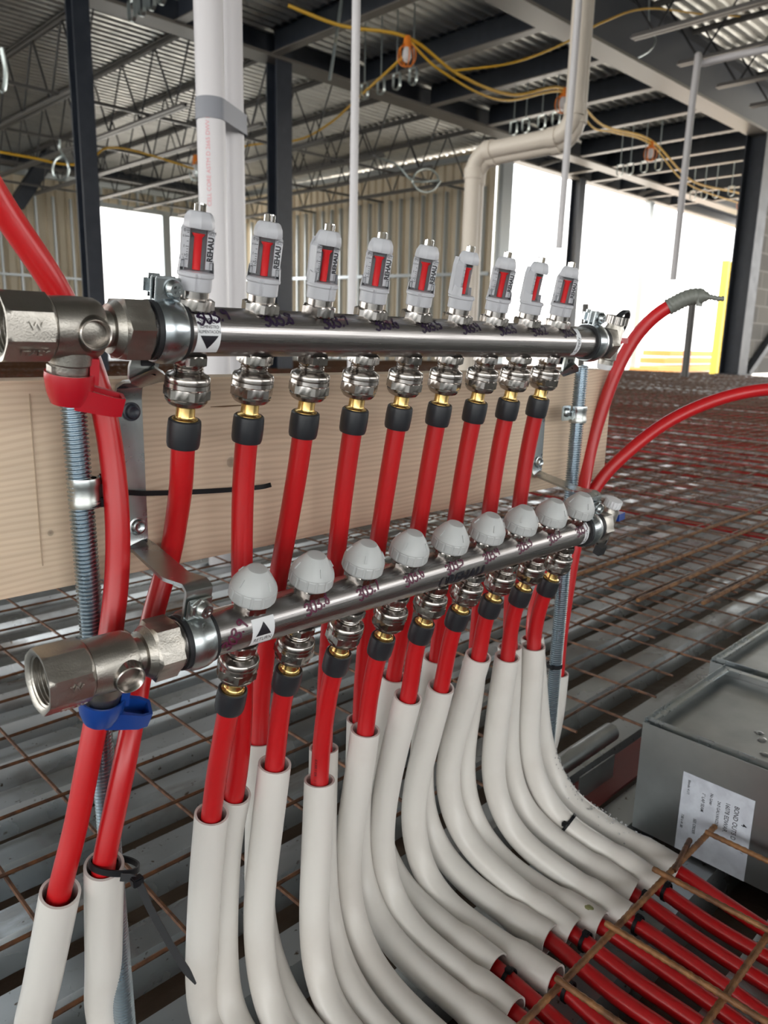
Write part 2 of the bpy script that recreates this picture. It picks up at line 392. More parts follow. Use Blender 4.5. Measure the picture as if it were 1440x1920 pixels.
# handwriting: pen strokes of the digits in a 0.6 x 1 cell
DIG = {'0': [[(.3,1),(.08,.75),(.05,.3),(.28,0),(.52,.3),(.5,.8),(.3,1)]], '1': [[(.35,1.05),(.28,0)]],
 '2': [[(.05,.8),(.3,1),(.5,.75),(.25,.35),(.0,.02),(.55,.08)]], '3': [[(0,.84),(.22,1.03),(.47,.86),(.36,.62),(.16,.53),(.42,.44),(.53,.2),(.28,-.03),(-.03,.12)]],
 '4': [[(.1,1),(.05,.5),(.5,.5)],[(.48,1.02),(.40,0)]], '5': [[(.5,1),(.15,.98),(.08,.6),(.45,.5),(.4,.08),(.02,.03)]],
 '6': [[(.4,1.05),(.1,.55),(.1,.1),(.4,.02),(.45,.4),(.12,.42)]], '7': [[(.02,.9),(.5,1),(.22,0)]],
 '8': [[(.45,.9),(.2,1),(.08,.75),(.4,.35),(.3,0),(.06,.2),(.25,.5),(.5,.8),(.45,.9)]], '9': [[(.5,.85),(.2,1),(.08,.7),(.4,.62),(.5,.9),(.38,0)]],
 '.': [[(.04,-.04),(.14,.04),(.2,.12)]]}
def hand_bm(s, h, pen, seed=0):
    rnd = random.Random(seed); bm = NB(); x = 0
    for ch in s:
        for st in DIG[ch]:
            pts = crom([V((x+(p[0]+rnd.uniform(-.04, .04))*h, (p[1]+rnd.uniform(-.05, .05))*h, 0)) for p in st], 6)
            ribbon(bm, pts, pen, .00001, lambda i, pts=pts: V((0, 0, 1)).cross((pts[min(i+1, len(pts)-1)]-pts[max(i-1, 0)]).normalized()))
        x += h*(.32 if ch == '.' else .62)
    bmesh.ops.translate(bm, verts=bm.verts, vec=(-x/2, -h/2, 0)); return bm
def wrap(bm, frame, x0, ang0, r, rot=0):
    """flat XY mesh -> on a cylinder about local X; ang0 measured from the front (-Y) upward"""
    c, s = cos(rot), sin(rot)
    for v in bm.verts:
        x, y, z = v.co; X, Y = x*c-y*s, x*s+y*c; a = ang0 + Y/r; rr = r+z
        v.co = frame @ V((x0+X, -rr*cos(a), rr*sin(a)))
    return bm

# ------------------------------------------------------------------ the setting
def corrugated(bm, x0, x1, y0, y1, z, pitch, depth, top, bot, seg=12, thick=0.0):
    n = int((y1-y0)/pitch); prof = []
    for i in range(n+1):
        y = y0+i*pitch; w = (pitch-top-bot)/2
        prof += [(y, z), (y+top, z), (y+top+w, z-depth), (y+top+w+bot, z-depth)]
    prof.append((y0+(n+1)*pitch, z))
    cols = [x0+(x1-x0)*k/seg for k in range(seg+1)]
    rows = [[bm.verts.new((x, y, zz)) for (y, zz) in prof] for x in cols]
    for a, b in zip(rows, rows[1:]):
        for i in range(len(prof)-1): bm.faces.new((a[i], b[i], b[i+1], a[i+1]))
b = NB(); corrugated(b, -18, 18.2, -18, 24.2, -.61, .115, .036, .042, .048, 16)
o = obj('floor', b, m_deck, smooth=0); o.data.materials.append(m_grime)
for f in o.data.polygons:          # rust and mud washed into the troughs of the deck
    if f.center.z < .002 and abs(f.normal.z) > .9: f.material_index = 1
tag(o, kind='structure')
b = NB(); corrugated(b, -18, 32, 7.4, 12.9, 4.94, .195, .05, .08, .06, 6); corrugated(b, -18, 16.7, 13.05, 24.5, 4.94, .195, .05, .08, .06, 6)
tag(obj('ceiling', b, m_ceil, smooth=0), kind='structure')
b = NB(); corrugated(b, -18, 32, -18.0, 7.2, 5.56, .195, .05, .08, .06, 6)
tag(obj('ceiling', b, m_ceil, smooth=0), kind='structure')
b = NB(); box(b, (.1, 3.1, -.80), (36.2, 42.2, .20)); tag(obj('floor', b, mat('dark_underside', (.05, .05, .05), .9), smooth=0), kind='structure')
b = NB(); box(b, (45, 20, -1.35), (200, 200, .2)); tag(obj('ground', b, m_dirt, smooth=0), 'orange brown bare earth outside the openings', 'ground', kind='structure')
# far left wall (y = 24.3) with a daylight opening, centre wall (x = 16.5)
YW = 24.3
def wallbox(name, c, s, m=m_panel):
    b = NB(); box(b, c, s); return tag(obj(name, b, m, smooth=0), kind='structure')
def ribbed_wall(name, axis, const, a0, a1, z0, z1):
    """tan exterior panels with vertical ribs seen from inside"""
    b = NB(); n = int((a1-a0)/.3)+1; prof = []
    for i in range(n):
        a = a0+i*.3
        prof += [(a, 0), (a+.17, 0), (a+.20, .07), (a+.27, .07)]
    prof = [(min(a, a1), d) for a, d in prof]
    lo, hi = [], []
    for a, d in prof:
        p = (a, const+d) if axis == 'x' else (const+d, a)
        lo.append(b.verts.new((*p, z0))); hi.append(b.verts.new((*p, z1)))
    quad_loop(b, lo, hi, False); return tag(obj(name, b, m_panel, smooth=0), kind='structure')
ribbed_wall('wall_back', 'x', YW, -3, 10.95, -.6, 4.6)
ribbed_wall('wall_back', 'x', YW, 10.95, 16.5, 3.85, 4.6)
ribbed_wall('wall_right', 'y', 16.5, 13.0, 24.3, -.6, 4.86)
stud_bm = NB(); box(stud_bm, (0, 0, 2.2), (.045, .10, 4.6)); box(stud_bm, (.0, -.05, 2.2), (.06, .004, 4.6))
stud_me = mesh('steel_stud', stud_bm, m_stud, 0)
for k in range(26):
    y = 13.25 + k*.43
    o = place('steel_stud', stud_me, None, M.Translation((16.38, y, -.6)) @ M.Rotation(pi/2, 4, 'Z'))
    tag(o, 'galvanized steel stud standing in the tan panelled wall right of the dark middle column', 'stud', 'wall studs in the centre wall')
for k in range(9):
    o = place('steel_stud', stud_me, None, M.Translation((6.6+k*.52, YW-.12, -.6)))
    tag(o, 'galvanized steel stud in the tan panelled wall left of the left window opening', 'stud', 'wall studs in the left back wall')
def bar(name, a, bb, w, m, label, cat, group=None):
    bm = NB(); a, bb = V(a), V(bb); mt = basis(a, bb-a, (0, 0, 1)); L = (bb-a).length; box(bm, (0, 0, L/2), (w, w, L), mt); return tag(obj(name, bm, m, smooth=0), label, cat, group)
bar('wall_track', (16.36, 13.0, 4.62), (16.36, 24.1, 4.84), .14, m_stud, 'galvanized steel track capping the tan centre wall', 'track')
bar('wall_rail', (16.34, 13.0, 1.74), (16.34, 24.1, 1.98), .09, m_stud, 'pale horizontal rail across the studs of the centre wall', 'rail')
bar('wall_rail', (6.4, YW-.2, 1.6), (10.9, YW-.2, 1.6), .07, m_stud, 'pale horizontal rail across the studs left of the window opening', 'rail')
bar('wall_track', (-3, YW-.16, 4.45), (16.4, YW-.16, 4.45), .16, m_stud, 'galvanized steel track along the top of the left back wall', 'track')
bar('window_header', (10.9, YW-.16, 3.86), (16.4, YW-.16, 3.86), .14, m_stud, 'galvanized header over the left window opening', 'header')
for k in range(9):
    bm = NB(); box(bm, (11.2+k*.6, YW-.14, 4.15), (.06, .12, .5)); tag(obj('cripple_stud', bm, m_stud, smooth=0), 'short cripple stud above the left window opening', 'stud', 'cripple studs over the left window')
for x in (10.95, 13.38):
    bm = NB(); box(bm, (x, YW-.12, 1.6), (.28, .12, 4.4)); tag(obj('window_stud', bm, m_stud, smooth=0), 'wide steel stud at the left edge of the left window opening' if x < 12 else 'wide steel stud in the middle of the left window opening', 'stud')

# ------------------------------------------------------------------ steel frame
def ibeam(bm, a, bb, w, h, tf=.03, tw=.025, vert=False):
    a, bb = V(a), V(bb); L = (bb-a).length; mt = basis(a, bb-a, (1, 0, 0) if vert else V((0, 0, 1)).cross(bb-a))
    # local x = width direction, y = depth direction
    box(bm, (0, h/2-tf/2, L/2), (w, tf, L), mt); box(bm, (0, -h/2+tf/2, L/2), (w, tf, L), mt); box(bm, (0, 0, L/2), (tw, h-2*tf, L), mt)
def column(x, y, w, h, label, z1=4.55, dark=m_steel):
    t = thing('steel_column', (x, y, -.61), label, 'column')
    bm = NB(); ibeam(bm, (x, y, -.61), (x, y, z1), w, h, vert=True); obj('shaft', bm, dark, t, 0)
    bm = NB(); box(bm, (x, y, -.595), (w+.12, h+.12, .03)); obj('base_plate', bm, dark, t, 0)
    return t
column(18.45, 7.29, .50, .45, 'dark steel column at the far right edge beside the concrete block wall')
column(8.58, 11.5, .32, .30, 'dark steel column in the middle, behind the second flow meter', 5.3)
column(5.14, 11.5, .24, .24, 'dark steel column at the left, beside the left window opening', 5.3)
column(20.0, 12.8, .30, .30, 'dark steel column standing in the bright right opening')
bm = NB(); box(bm, (24.2, 12.8, 1.9), (.28, .2, 5.2)); tag(obj('window_mullion', bm, m_stud, smooth=0), 'pale steel post dividing the bright right opening', 'post')
bm = NB(); box(bm, (16.75, 12.9, 1.9), (.42, .2, 5.2)); tag(obj('window_mullion', bm, m_stud, smooth=0), 'pale steel post at the left edge of the bright right opening', 'post')
def girder(x0, x1, y, z0, z1, w, label):
    t = thing('steel_girder', ((x0+x1)/2, y, z0), label, 'beam'); tf = .05
    bm = NB(); box(bm, ((x0+x1)/2, y, (z0+z1)/2), (x1-x0, .04, z1-z0-2*tf)); obj('web', bm, m_steel, t, 0)
    bm = NB(); box(bm, ((x0+x1)/2, y, z0+tf/2), (x1-x0, w, tf)); obj('bottom_flange', bm, m_flange_lit, t, 0, 'bottom flange with window sheen painted in')
    bm = NB(); box(bm, ((x0+x1)/2, y, z1-tf/2), (x1-x0, w, tf)); obj('top_flange', bm, m_steel, t, 0)
girder(2.0, 18.9, 7.29, 4.53, 5.50, .42, 'large dark steel girder crossing the upper right corner')
girder(-3, 31.5, 11.5, 4.50, 5.45, .40, 'dark steel girder behind the white pipes, running from top left to the elbowed pipe')
girder(16.0, 32, 12.85, 4.53, 4.88, .30, 'dark steel lintel beam over the bright right opening')
girder(-3, 16.4, 24.1, 4.55, 4.88, .3, 'dark edge beam above the left window opening')
for k, x in enumerate((6.6, 8.35, 10.37, 12.15, 14.0, 15.8, 17.65, 19.2, 20.5, 22.1, 23.7, 25.4)):
    y1 = 11.3 if x < 19 else 12.7
    t = thing('steel_beam', (x, (7.4+y1)/2, 4.53), 'dark steel beam spanning between the two girders under the ridged roof deck', 'beam', 'parallel beams under the right roof deck')
    bm = NB(); box(bm, (x, (7.5+y1)/2, 4.72), (.02, y1-7.5, .34)); obj('web', bm, m_steel, t, 0)
    bm = NB(); box(bm, (x, (7.5+y1)/2, 4.54), (.17, y1-7.5, .02)); obj('bottom_flange', bm, m_flange_lit, t, 0, 'bottom flange with window sheen painted in')
    bm = NB(); box(bm, (x, (7.5+y1)/2, 4.90), (.17, y1-7.5, .02)); obj('top_flange', bm, m_steel, t, 0)
def joist(x, y0, y1, zb, zt, label, group, step=.62):
    t = thing('bar_joist', (x, (y0+y1)/2, zb), label, 'joist', group)
    for nm, z, a0, a1 in (('bottom_chord', zb, y0+.55, y1-.55), ('top_chord', zt, y0, y1)):
        bm = NB()
        for s in (-.045, .045): box(bm, (x+s, (a0+a1)/2, z), (.06, a1-a0, .02)); box(bm, (x+s*.45, (a0+a1)/2, z+(.03 if z == zb else -.03)), (.012, a1-a0, .06))
        obj(nm, bm, m_joist, t, 0)
    y = y0+.3; up = True; k = 0
    while y < y1-.5:
        bm = NB(); a = (x, y, zt if up else zb); c = (x, y+step, zb if up else zt); rod(bm, a, c, .017, 5); obj('web_bar', bm, m_web, t, 0)
        y += step; up = not up; k += 1
for x in (1.1, 2.6, 4.15, 5.7, 7.3, 8.85, 10.35, 11.9, 13.4, 15.0):
    joist(x, 11.82, 23.9, 3.74, 4.86, 'open web steel bar joist spanning the left bay under the ridged deck', 'bar joists in the left bay')
for x in (11.4, 12.9, 14.4, 15.9, 17.4):
    joist(x, 1.0, 7.1, 4.45, 5.48, 'open web steel bar joist in the upper right corner', 'bar joists in the upper right corner', .7)
for k, y in enumerate((13.6, 16.6, 19.6, 22.2)):
    bar('joist_bridging', (0, y, 3.80), (16, y, 3.80), .05, m_joist, 'thin horizontal bridging angle tying the left bay joists together', 'bridging', 'bridging angles in the left bay')
for a, c in tuple(((x_, 12.68, 4.56), (x_+.9, 12.0, 4.92)) for x_ in (17.9, 20.9, 23.2, 25.6)):
    bar('knee_brace', a, c, .08, m_joist, 'short diagonal brace under the lintel of the right opening', 'brace', 'diagonal braces over the right opening')
bar('diagonal_brace', tuple(aty(30, 385, 23)), tuple(aty(112, 262, 23)), .35, m_steel, 'dark diagonal brace at the far left wall', 'brace')
wallbox('wall_front', (22.5, 7.5, 1.9), (7.3, .3, 5.0), m_block)
b = NB()      # unseen wall added behind the lens for shade; its gap highlights the barrels
for x0_, x1_, z0_, z1_ in ((1.0, 17.7, -.61, .05), (1.0, 17.7, 1.35, 5.49), (1.0, 1.4, .05, 1.35), (8.5, 17.7, .05, 1.35)): box(b, ((x0_+x1_)/2, -2.6, (z0_+z1_)/2), (x1_-x0_, .3, z1_-z0_))
tag(obj('added_shade_wall', b, m_block, smooth=0), kind='structure')
bar('diagonal_brace', (19.2, 7.25, -.6), (21.0, 7.25, .6), .16, m_steel, 'dark diagonal brace at the foot of the right column', 'brace')

# ------------------------------------------------------------------ outdoors glimpsed through the right opening
p = aty(1360, 560, 15)
t = thing('yellow_mast', (p.x, p.y, -1.25), 'yellow lift mast standing outside near the right column', 'mast')
for dx_ in (-.35, .30): bm = NB(); box(bm, (p.x+dx_, p.y, 1.3), (.20, .3, 5.0)); obj('rail', bm, m_yel, t, 0)
for k in range(7): bm = NB(); box(bm, (p.x, p.y, -.8+k*.7), (.6, .1, .1)); obj('rung', bm, m_yel, t, 0)
p = aty(1290, 680, 17)
t = thing('scaffold_stack', (p.x, p.y, -1.25), 'low orange stack of forms lying outside beyond the deck', 'stack')
for k in range(3):
    bm = NB(); box(bm, (p.x+.6*k, p.y+.4*k, -1.0+k*.34), (9-1.5*k, 1.4, .26)); obj('form_layer', bm, m_orange2, t, 0)
# ------------------------------------------------------------------ vertical pipes, elbow pipes
def vpipe(name, x, y, z0, z1, r, m, label, cat='pipe', group=None):
    bm = NB(); tube(bm, [V((x, y, z0)), V((x, y, z1))], r, 24); return tag(obj(name, bm, m), label, cat, group)
D = 2.3
a = aty(398, 330, 1.75); a2 = aty(438, 330, 1.82)
t = thing('drain_pipe', (a.x, a.y, -.61), 'thick white plastic pipe rising behind the first flow meters', 'pipe')
bm = NB(); tube(bm, [V((a.x, a.y, -.61)), V((a.x, a.y, 5.4))], .0345, 32); obj('pipe', bm, m_bigpvc, t)
bm = NB(); text_at(bm, 'CELL CORE ASTM D 2665 DWV PVC', .014, basis((a.x-.0246, a.y-.0246, .42), (-.7, -.7, 0), (0, 0, 1)), 1.0); obj('print', bm, mat('red_print', (.65, .25, .28), .5), t, 0)
t = thing('drain_pipe', (a2.x, a2.y, -.61), 'slimmer white plastic pipe taped beside the thick white pipe', 'pipe')
bm = NB(); tube(bm, [V((a2.x, a2.y, -.61)), V((a2.x, a2.y, 5.4))], .0290, 32); obj('pipe', bm, m_bigpvc, t)
# tape around both
ta = aty(394, 207, 1.75); bm = NB(); pts = []
cx, cy = (a.x+a2.x)/2, (a.y+a2.y)/2; dx = V((a2.x-a.x, a2.y-a.y, 0)); dl = dx.length/2; dx.normalize(); dy = V((-dx.y, dx.x, 0))
for k in range(49):
    th = 2*pi*k/48; e = dx*(dl*(1 if cos(th) > 0 else -1)) + (dx*cos(th)+dy*sin(th))*.0362; pts.append(V((cx, cy, ta.z)) + e)
ribbon(bm, pts, .048, .0015, (0, 0, 1)); tag(obj('duct_tape_wrap', bm, m_tape), 'band of grey duct tape around the two white pipes', 'tape')
p = aty(664, 300, 2.3); vpipe('conduit', p.x, p.y, -.61, 5.4, .0155, m_bigpvc, 'slender white conduit rising between the third and fourth flow meters')
p = aty(1085, 5, 3.2); q = aty(1048, 465, 3.2)
bm = NB(); tube(bm, crom([V((p.x+.02, p.y, 5.4)), V((p.x, p.y, p.z)), q], 6), .024, 16); tag(obj('hanging_conduit', bm, m_bigpvc), 'white conduit hanging from the ceiling in front of the elbowed pipe, its end free', 'pipe')
p = aty(1305, 140, 4.2); q = aty(1262, 525, 4.2); r = aty(1322, 118, 4.2)
bm = NB(); tube(bm, crom([q, p, r, atx(1440, 92, r.x+.0)+V((.0, 0, 0)), atx(1520, 75, r.x)], 8), .037, 16); tag(obj('hanging_conduit', bm, m_bigpvc), 'white pipe turning down from the top right corner, its lower end free', 'pipe')
for k, (dx_, dy_, rr) in enumerate(((0, 0, .066), (.055, -.02, .060))):
    x0 = 5.2+dx_; P = [(1080, 100), (1080, 215), (1070, 249), (1040, 257), (920, 281), (888, 292), (880, 330), (876, 700)]
    if k: P = [(a_+8, b_+ (14 if 1 < i < 6 else 0)) for i, (a_, b_) in enumerate(P)]
    q = [atx(px_, py_, x0) for px_, py_ in P]; y0_ = (q[0].y+q[1].y)/2; y1_ = (q[-1].y+q[-2].y)/2; zt = (q[3].z+q[4].z)/2
    # true right angles: drop, level run along the girder bay, drop again
    e = .10; pts = [V((x0, y0_, 4.85)), V((x0, y0_, zt+e*1.6))]
    for s in range(1, 7): th = pi/2*s/6; pts.append(V((x0, y0_+e*1.6*(1-cos(th)), zt+e*1.6*(1-sin(th)))))
    pts.append(V((x0, y1_-e*1.6, zt)))
    for s in range(1, 7): th = pi/2*s/6; pts.append(V((x0, y1_-e*1.6*(1-sin(th)), zt-e*1.6*(1-cos(th)))))
    pts.append(V((x0, y1_, -.61)))
    t = thing('elbow_drain_pipe', (x0, y1_, -.61), ('front' if k == 0 else 'rear') + ' one of the two cream pipes that turn level under the beams with two elbows', 'pipe')
    bm = NB(); tube(bm, pts, rr, 24); obj('pipe', bm, m_beigepvc, t)
    for pos, dr in ((pts[1], V((0, 0, 1))), (pts[7], V((0, 1, 0))), (pts[8], V((0, 1, 0))), (pts[14], V((0, 0, 1)))):
        bm = NB(); lathe(bm, [(-.04, rr+.001), (-.04, rr+.009), (.04, rr+.009), (.04, rr+.001)], 24, basis(pos, dr, (1, 0, 0)), closed=True); obj('coupling', bm, m_beigepvc, t)
for px_, py_, y_, z1, lab in ((1283, 712, None, .8, 'short grey pipe standing up from the far deck under the hanging pipe'), (1088, 700, None, .85, 'short grey pipe standing up from the far deck behind the right end of the manifold')):
    p = atz(px_, py_, -.61); vpipe('pipe_stub', p.x, p.y, -.61, z1, .07, m_joist, lab)
# black bucket-like vent outside is a plain hood hung on the opening post
p = aty(1325, 625, 7.0)
t = thing('hose_end', (0, 0, 0), 'x', 'x'); bpy.data.objects.remove(t)

# ------------------------------------------------------------------ clevis hangers, lights, yellow cable
def hanger(x, y, z, zt, label, group):
    t = thing('pipe_hanger', (x, y, z), label, 'hanger', group)
    bm = NB(); rod(bm, (x, y, z+.16), (x, y, zt), .012, 6); obj('rod', bm, m_wire, t)
    bm = NB(); pts = []
    for k in range(17):
        th = pi + pi*k/16; pts.append(V((x, y+.075*cos(th), z+.075*sin(th))))
    pts = [V((x, y-.075, z+.12)), V((x, y-.075, z+.05))] + pts + [V((x, y+.075, z+.05)), V((x, y+.075, z+.12))]
    ribbon(bm, pts, .05, .008, (1, 0, 0)); obj('cradle', bm, m_wire, t)
    bm = NB(); ribbon(bm, [V((x, y-.08, z+.08)), V((x, y-.07, z+.16)), V((x, y+.07, z+.16)), V((x, y+.08, z+.08))], .045, .008, (1, 0, 0)); obj('yoke', bm, m_wire, t)
for x, ys, zz, nm in ((5.15, (9.2, 9.45, 9.7, 9.95), 3.9, 'in the upper left corner'), (9.15, (8.9, 9.25, 9.6, 9.98), 3.86, 'hanging left of the first orange lamp'),
    (12.4, (8.5, 8.8, 9.15, 9.42), 3.84, 'hanging in front of the elbowed pipe'), (16.9, (8.82, 9.16, 9.5, 9.75), 3.86, 'hanging beside the third orange lamp'),
    (20.8, (8.8, 9.2, 9.5, 9.8), 3.86, 'hanging beyond the third orange lamp')):
    for k, y in enumerate(ys): hanger(x, y, zz, 4.9, 'clevis pipe hanger in the row ' + nm, 'row of four hangers ' + nm)
hanger(23.8, 9.7, 3.85, 4.9, 'single galvanized clevis hanger next to the right column top', None)
LP = [aty(368, 318, 15.5), V((8.35, 8.25, 3.88)), V((11.7, 7.9, 3.9)), V((15.75, 8.42, 3.9)), V((22.9, 9.35, 3.92))]
for k, p in enumerate(LP):
    lab = ('caged work lamp beside the taped white pipe', 'orange caged work lamp by the leftmost hanger row at top centre', 'orange caged work lamp beside the elbow of the cream pipes', 'orange caged work lamp amid the third hanger row', 'orange caged work lamp next to the right column')[k]
    t = thing('work_lamp', (p.x, p.y, p.z-.2), lab, 'lamp'); sc = 1.2 if k else 1.6
    bm = NB(); lathe(bm, [(.18*sc, .0), (.18*sc, .035*sc), (.09*sc, .05*sc), (.06*sc, .05*sc), (.06*sc, 0)], 12, M.Translation(p)); obj('socket', bm, m_orange, t)
    bm = NB(); lathe(bm, [(.07*sc, .03*sc), (.02*sc, .05*sc), (-.04*sc, .055*sc), (-.08*sc, .035*sc), (-.10*sc, 0)], 12, M.Translation(p)); obj('bulb', bm, m_label, t)
    for q_ in range(6):
        th = pi*q_/3; bm = NB(); pts = [p + V((rr*sc*cos(th), rr*sc*sin(th), h*sc)) for h, rr in ((.09, .05), (.04, .095), (-.05, .105), (-.12, .07), (-.14, .0))]; tube(bm, crom(pts, 3), .007*sc, 5); obj('cage_wire', bm, m_orange if k else m_wire, t)
def cable(pts, r, m, name, label, sub=8):
    bm = NB(); tube(bm, crom(pts, sub), r, 6); return tag(obj(name, bm, m), label, 'cable')
L0 = V((7.0, 8.6, 5.0))
cable([aty(540, 10, 9.2), aty(640, 48, 8.8), LP[1]+V((0, 0, .2)), aty(860, 140, 8.1), aty(960, 178, 8.0), LP[2]+V((0, 0, .2)), aty(1130, 235, 8.2), LP[3]+V((0, 0, .22)), aty(1300, 340, 8.9), LP[4]+V((0, 0, .25)), aty(1440, 400, 9.4)], .024, m_yellow, 'power_cable', 'thick yellow cable running from lamp to lamp under the beams')
cable([LP[1]+V((0, 0, .18)), aty(830, 135, 8.0), aty(940, 188, 7.9), LP[2]+V((0, 0, .15)), aty(1110, 238, 8.0), aty(1150, 248, 8.1), LP[3]+V((0, 0, .15)), aty(1290, 345, 8.8), LP[4]], .018, m_yellow, 'power_cable', 'thinner yellow cable sagging just below the thick yellow one')
cable([LP[1], aty(720, 140, 9), aty(670, 185, 10.5), aty(620, 230, 12), aty(560, 262, 13.5), aty(470, 272, 15), aty(400, 290, 15.5), LP[0]], .022, m_yellow, 'power_cable', 'yellow cable sagging from the first orange lamp down to the left lamp')
cable([aty(0, 285, 14.5), aty(60, 296, 14.5), aty(120, 308, 14.5), aty(165, 305, 14.5), aty(200, 278, 15), aty(260, 285, 15.3), LP[0]], .022, m_yellow, 'power_cable', 'yellow cable strung across the left bay below the joists')
cable([aty(850, 133, 7.0), aty(960, 118, 6.6), aty(1050, 85, 6.4), aty(1130, 42, 6.3), aty(1215, 16, 6.3), aty(1330, 28, 6.3), aty(1440, 32, 6.2)], .014, m_yellow, 'power_cable', 'loose yellow cord arching over the large girder at the top right')
cable([aty(1217, 0, 6.9), aty(1218, 45, 6.9), aty(1229, 75, 6.9), aty(1218, 95, 6.9), aty(1197, 108, 6.9)], .012, m_wire, 'hanging_wire', 'short pale wire dangling against the large girder')
cable([aty(640, 0, 9), aty(632, 60, 9), aty(618, 150, 9)], .022, m_wire, 'hanging_wire', 'grey flexible line hanging in front of the girder left of the slender conduit')
pts = [aty(798+24*cos(k*.4), 338+22*sin(k*.4), 12.0+k*.004) for k in range(33)]
cable([aty(700, 292, 12.6), aty(745, 310, 12.4), aty(775, 340, 12.2)]+pts, .022, m_wire, 'wire_coil', 'pale coil of wire hanging before the centre wall', 3)
pts = [aty(114+15*cos(k*.4), 316+22*sin(k*.4), 13+k*.004) for k in range(30)]
cable(pts+[aty(112, 280, 13), aty(112, 262, 13)], .02, m_wire, 'wire_coil', 'pale coil of wire hanging by the left column', 3)
cable([aty(3, 90, 8), aty(10, 130, 8), aty(8, 165, 8), aty(2, 172, 8)], .02, m_wire, 'wire_coil', 'bluish coil of wire at the left border of the picture', 5)

# ------------------------------------------------------------------ welded wire mesh, bars, red tubing on the far deck
def wire(bm, a, bb, r, seg, jit, n=5, seed=0):
    pts = [V(a).lerp(V(bb), k/seg) for k in range(seg+1)]
    for k, p in enumerate(pts): p.z += noise.noise(V((p.x*1.7, p.y*1.7, seed)))*jit; p.x += noise.noise(V((p.y*2, seed, 3)))*jit*.6; p.y += noise.noise(V((p.x*2, seed, 9)))*jit*.6
    tube(bm, pts, r, n)
t = thing('wire_mesh_sheet', (8, 7, -.56), 'wide sheet of rusty welded wire mesh covering the deck behind the manifold', 'mesh')
bm = NB(); i = 0; x = .21
while x < 16.8:
    y0 = .50 + .03*sin(i*2.1)
    if x < .30: y0 = .62
    wire(bm, (x, y0, -.557), (x, 15.5, -.557), .0024 if x < 4 else .0036, 40 if x < 4 else 8, .012, 5, i); x += .1016; i += 1
o = obj('cross_wires', bm, m_rust, t, 60); o['kind'] = 'stuff'
bm = NB(); y = .56; i = 0
while y < 15.5:
    wire(bm, (-.6 if y > .7 else .17, y, -.5525), (16.9, y, -.5525), .0024 if y < 3 else .0034, 60 if y < 4 else 10, .012, 5, i+500); y += .1016; i += 1
o = obj('long_wires', bm, m_rust, t, 60); o['kind'] = 'stuff'
t = thing('wire_mesh_sheet', (3, 2.5, -.545), 'second sheet of rusty wire mesh overlapping the first, right of the manifolds', 'mesh')
bm = NB()
for i in range(24): wire(bm, (1.35+i*.1016, .62, -.5475), (1.38+i*.1016, 3.4, -.5475), .0024, 30, .010, 5, i+900)
obj('cross_wires', bm, m_rust, t, 60)['kind'] = 'stuff'
bm = NB()
for i in range(27): wire(bm, (1.30, .66+i*.1016, -.5430), (3.75, .645+i*.1016, -.5430), .0024, 30, .010, 5, i+950)
obj('long_wires', bm, m_rust, t, 60)['kind'] = 'stuff'
def twisted_bar(bm, a, bb, r):
    a, bb = V(a), V(bb); L = (bb-a).length; n = max(int(L/.004), 4); mt = basis(a, bb-a, (0, 0, 1)); rings = []
    for k in range(n+1):
        rr = r*(1.12 if k % 2 else .93); rings.append([bm.verts.new(mt @ V((rr*cos(2*pi*i/8), rr*sin(2*pi*i/8), L*k/n))) for i in range(8)])
    for p, q in zip(rings, rings[1:]): quad_loop(bm, p, q)
    bm.faces.new(list(reversed(rings[0]))); bm.faces.new(rings[-1])
t = thing('wire_mesh_sheet', (.62, 0, -.55), 'rusty wire mesh lying over the red tubes at the lower right', 'mesh')
for i, (y, x0, x1) in enumerate(((.288, .38, .872), (.182, .38, .95), (.08, .38, .95), (-.02, .38, .95))):
    bm = NB(); twisted_bar(bm, (x0, y, -.553), (x1, y+.004, -.553), .0032); obj('long_wire', bm, m_rustb, t, 60)
for i, (x, y0) in enumerate(((.415, .295), (.515, .293), (.607, .297), (.716, .303), (.822, .292))):
    bm = NB(); twisted_bar(bm, (x, y0, -.547), (x-.004, -.25, -.547), .0030); obj('cross_wire', bm, m_rustb, t, 60)
bm = NB(); twisted_bar(bm, (.80, .300, -.551), (.735, .288, -.551), .003); tag(obj('rebar_stub', bm, m_rust, smooth=60), 'short rusty wire end beside the topmost white sleeve end', 'bar')
for i, (pa, pb, lab) in enumerate((((1076, 1078), (1295, 1000), 'rusty reinforcing bar lying on the mesh nearest the blue handle'), ((1187, 1080), (1379, 1000), 'second rusty reinforcing bar from the right manifold end, lying on the mesh'),
      ((1245, 1108), (1440, 1011), 'third rusty reinforcing bar lying on the mesh at the right'), ((1354, 1111), (1440, 1067), 'rusty reinforcing bar at the right border, above the metal boxes'))):
    a = atz(*pa, -.54); c = atz(*pb, -.54); yy = (a.y+c.y)/2
    bm = NB(); twisted_bar(bm, (a.x-.1, yy, -.543), (a.x+3.2, yy, -.543), .0048); tag(obj('reinforcing_bar', bm, m_rustb, smooth=60), lab, 'bar')
for k in range(34):
    x = (2.46, 2.79, 3.10, 3.42, 3.74)[k] if k < 5 else 3.95 + (k-5)*.2 + .02*sin(k*1.7)
    bm = NB(); tube(bm, crom([V((x+.02*sin(k+q), .70+q*1.6+.25*(k % 3)*(q == 0), -.571+.003*sin(q*2+k))) for q in range(8)], 4), .008, 8)
    tag(obj('floor_heating_tube', bm, m_red), 'red heating tube lying straight under the far wire mesh', 'tube', 'red tubes under the far mesh')

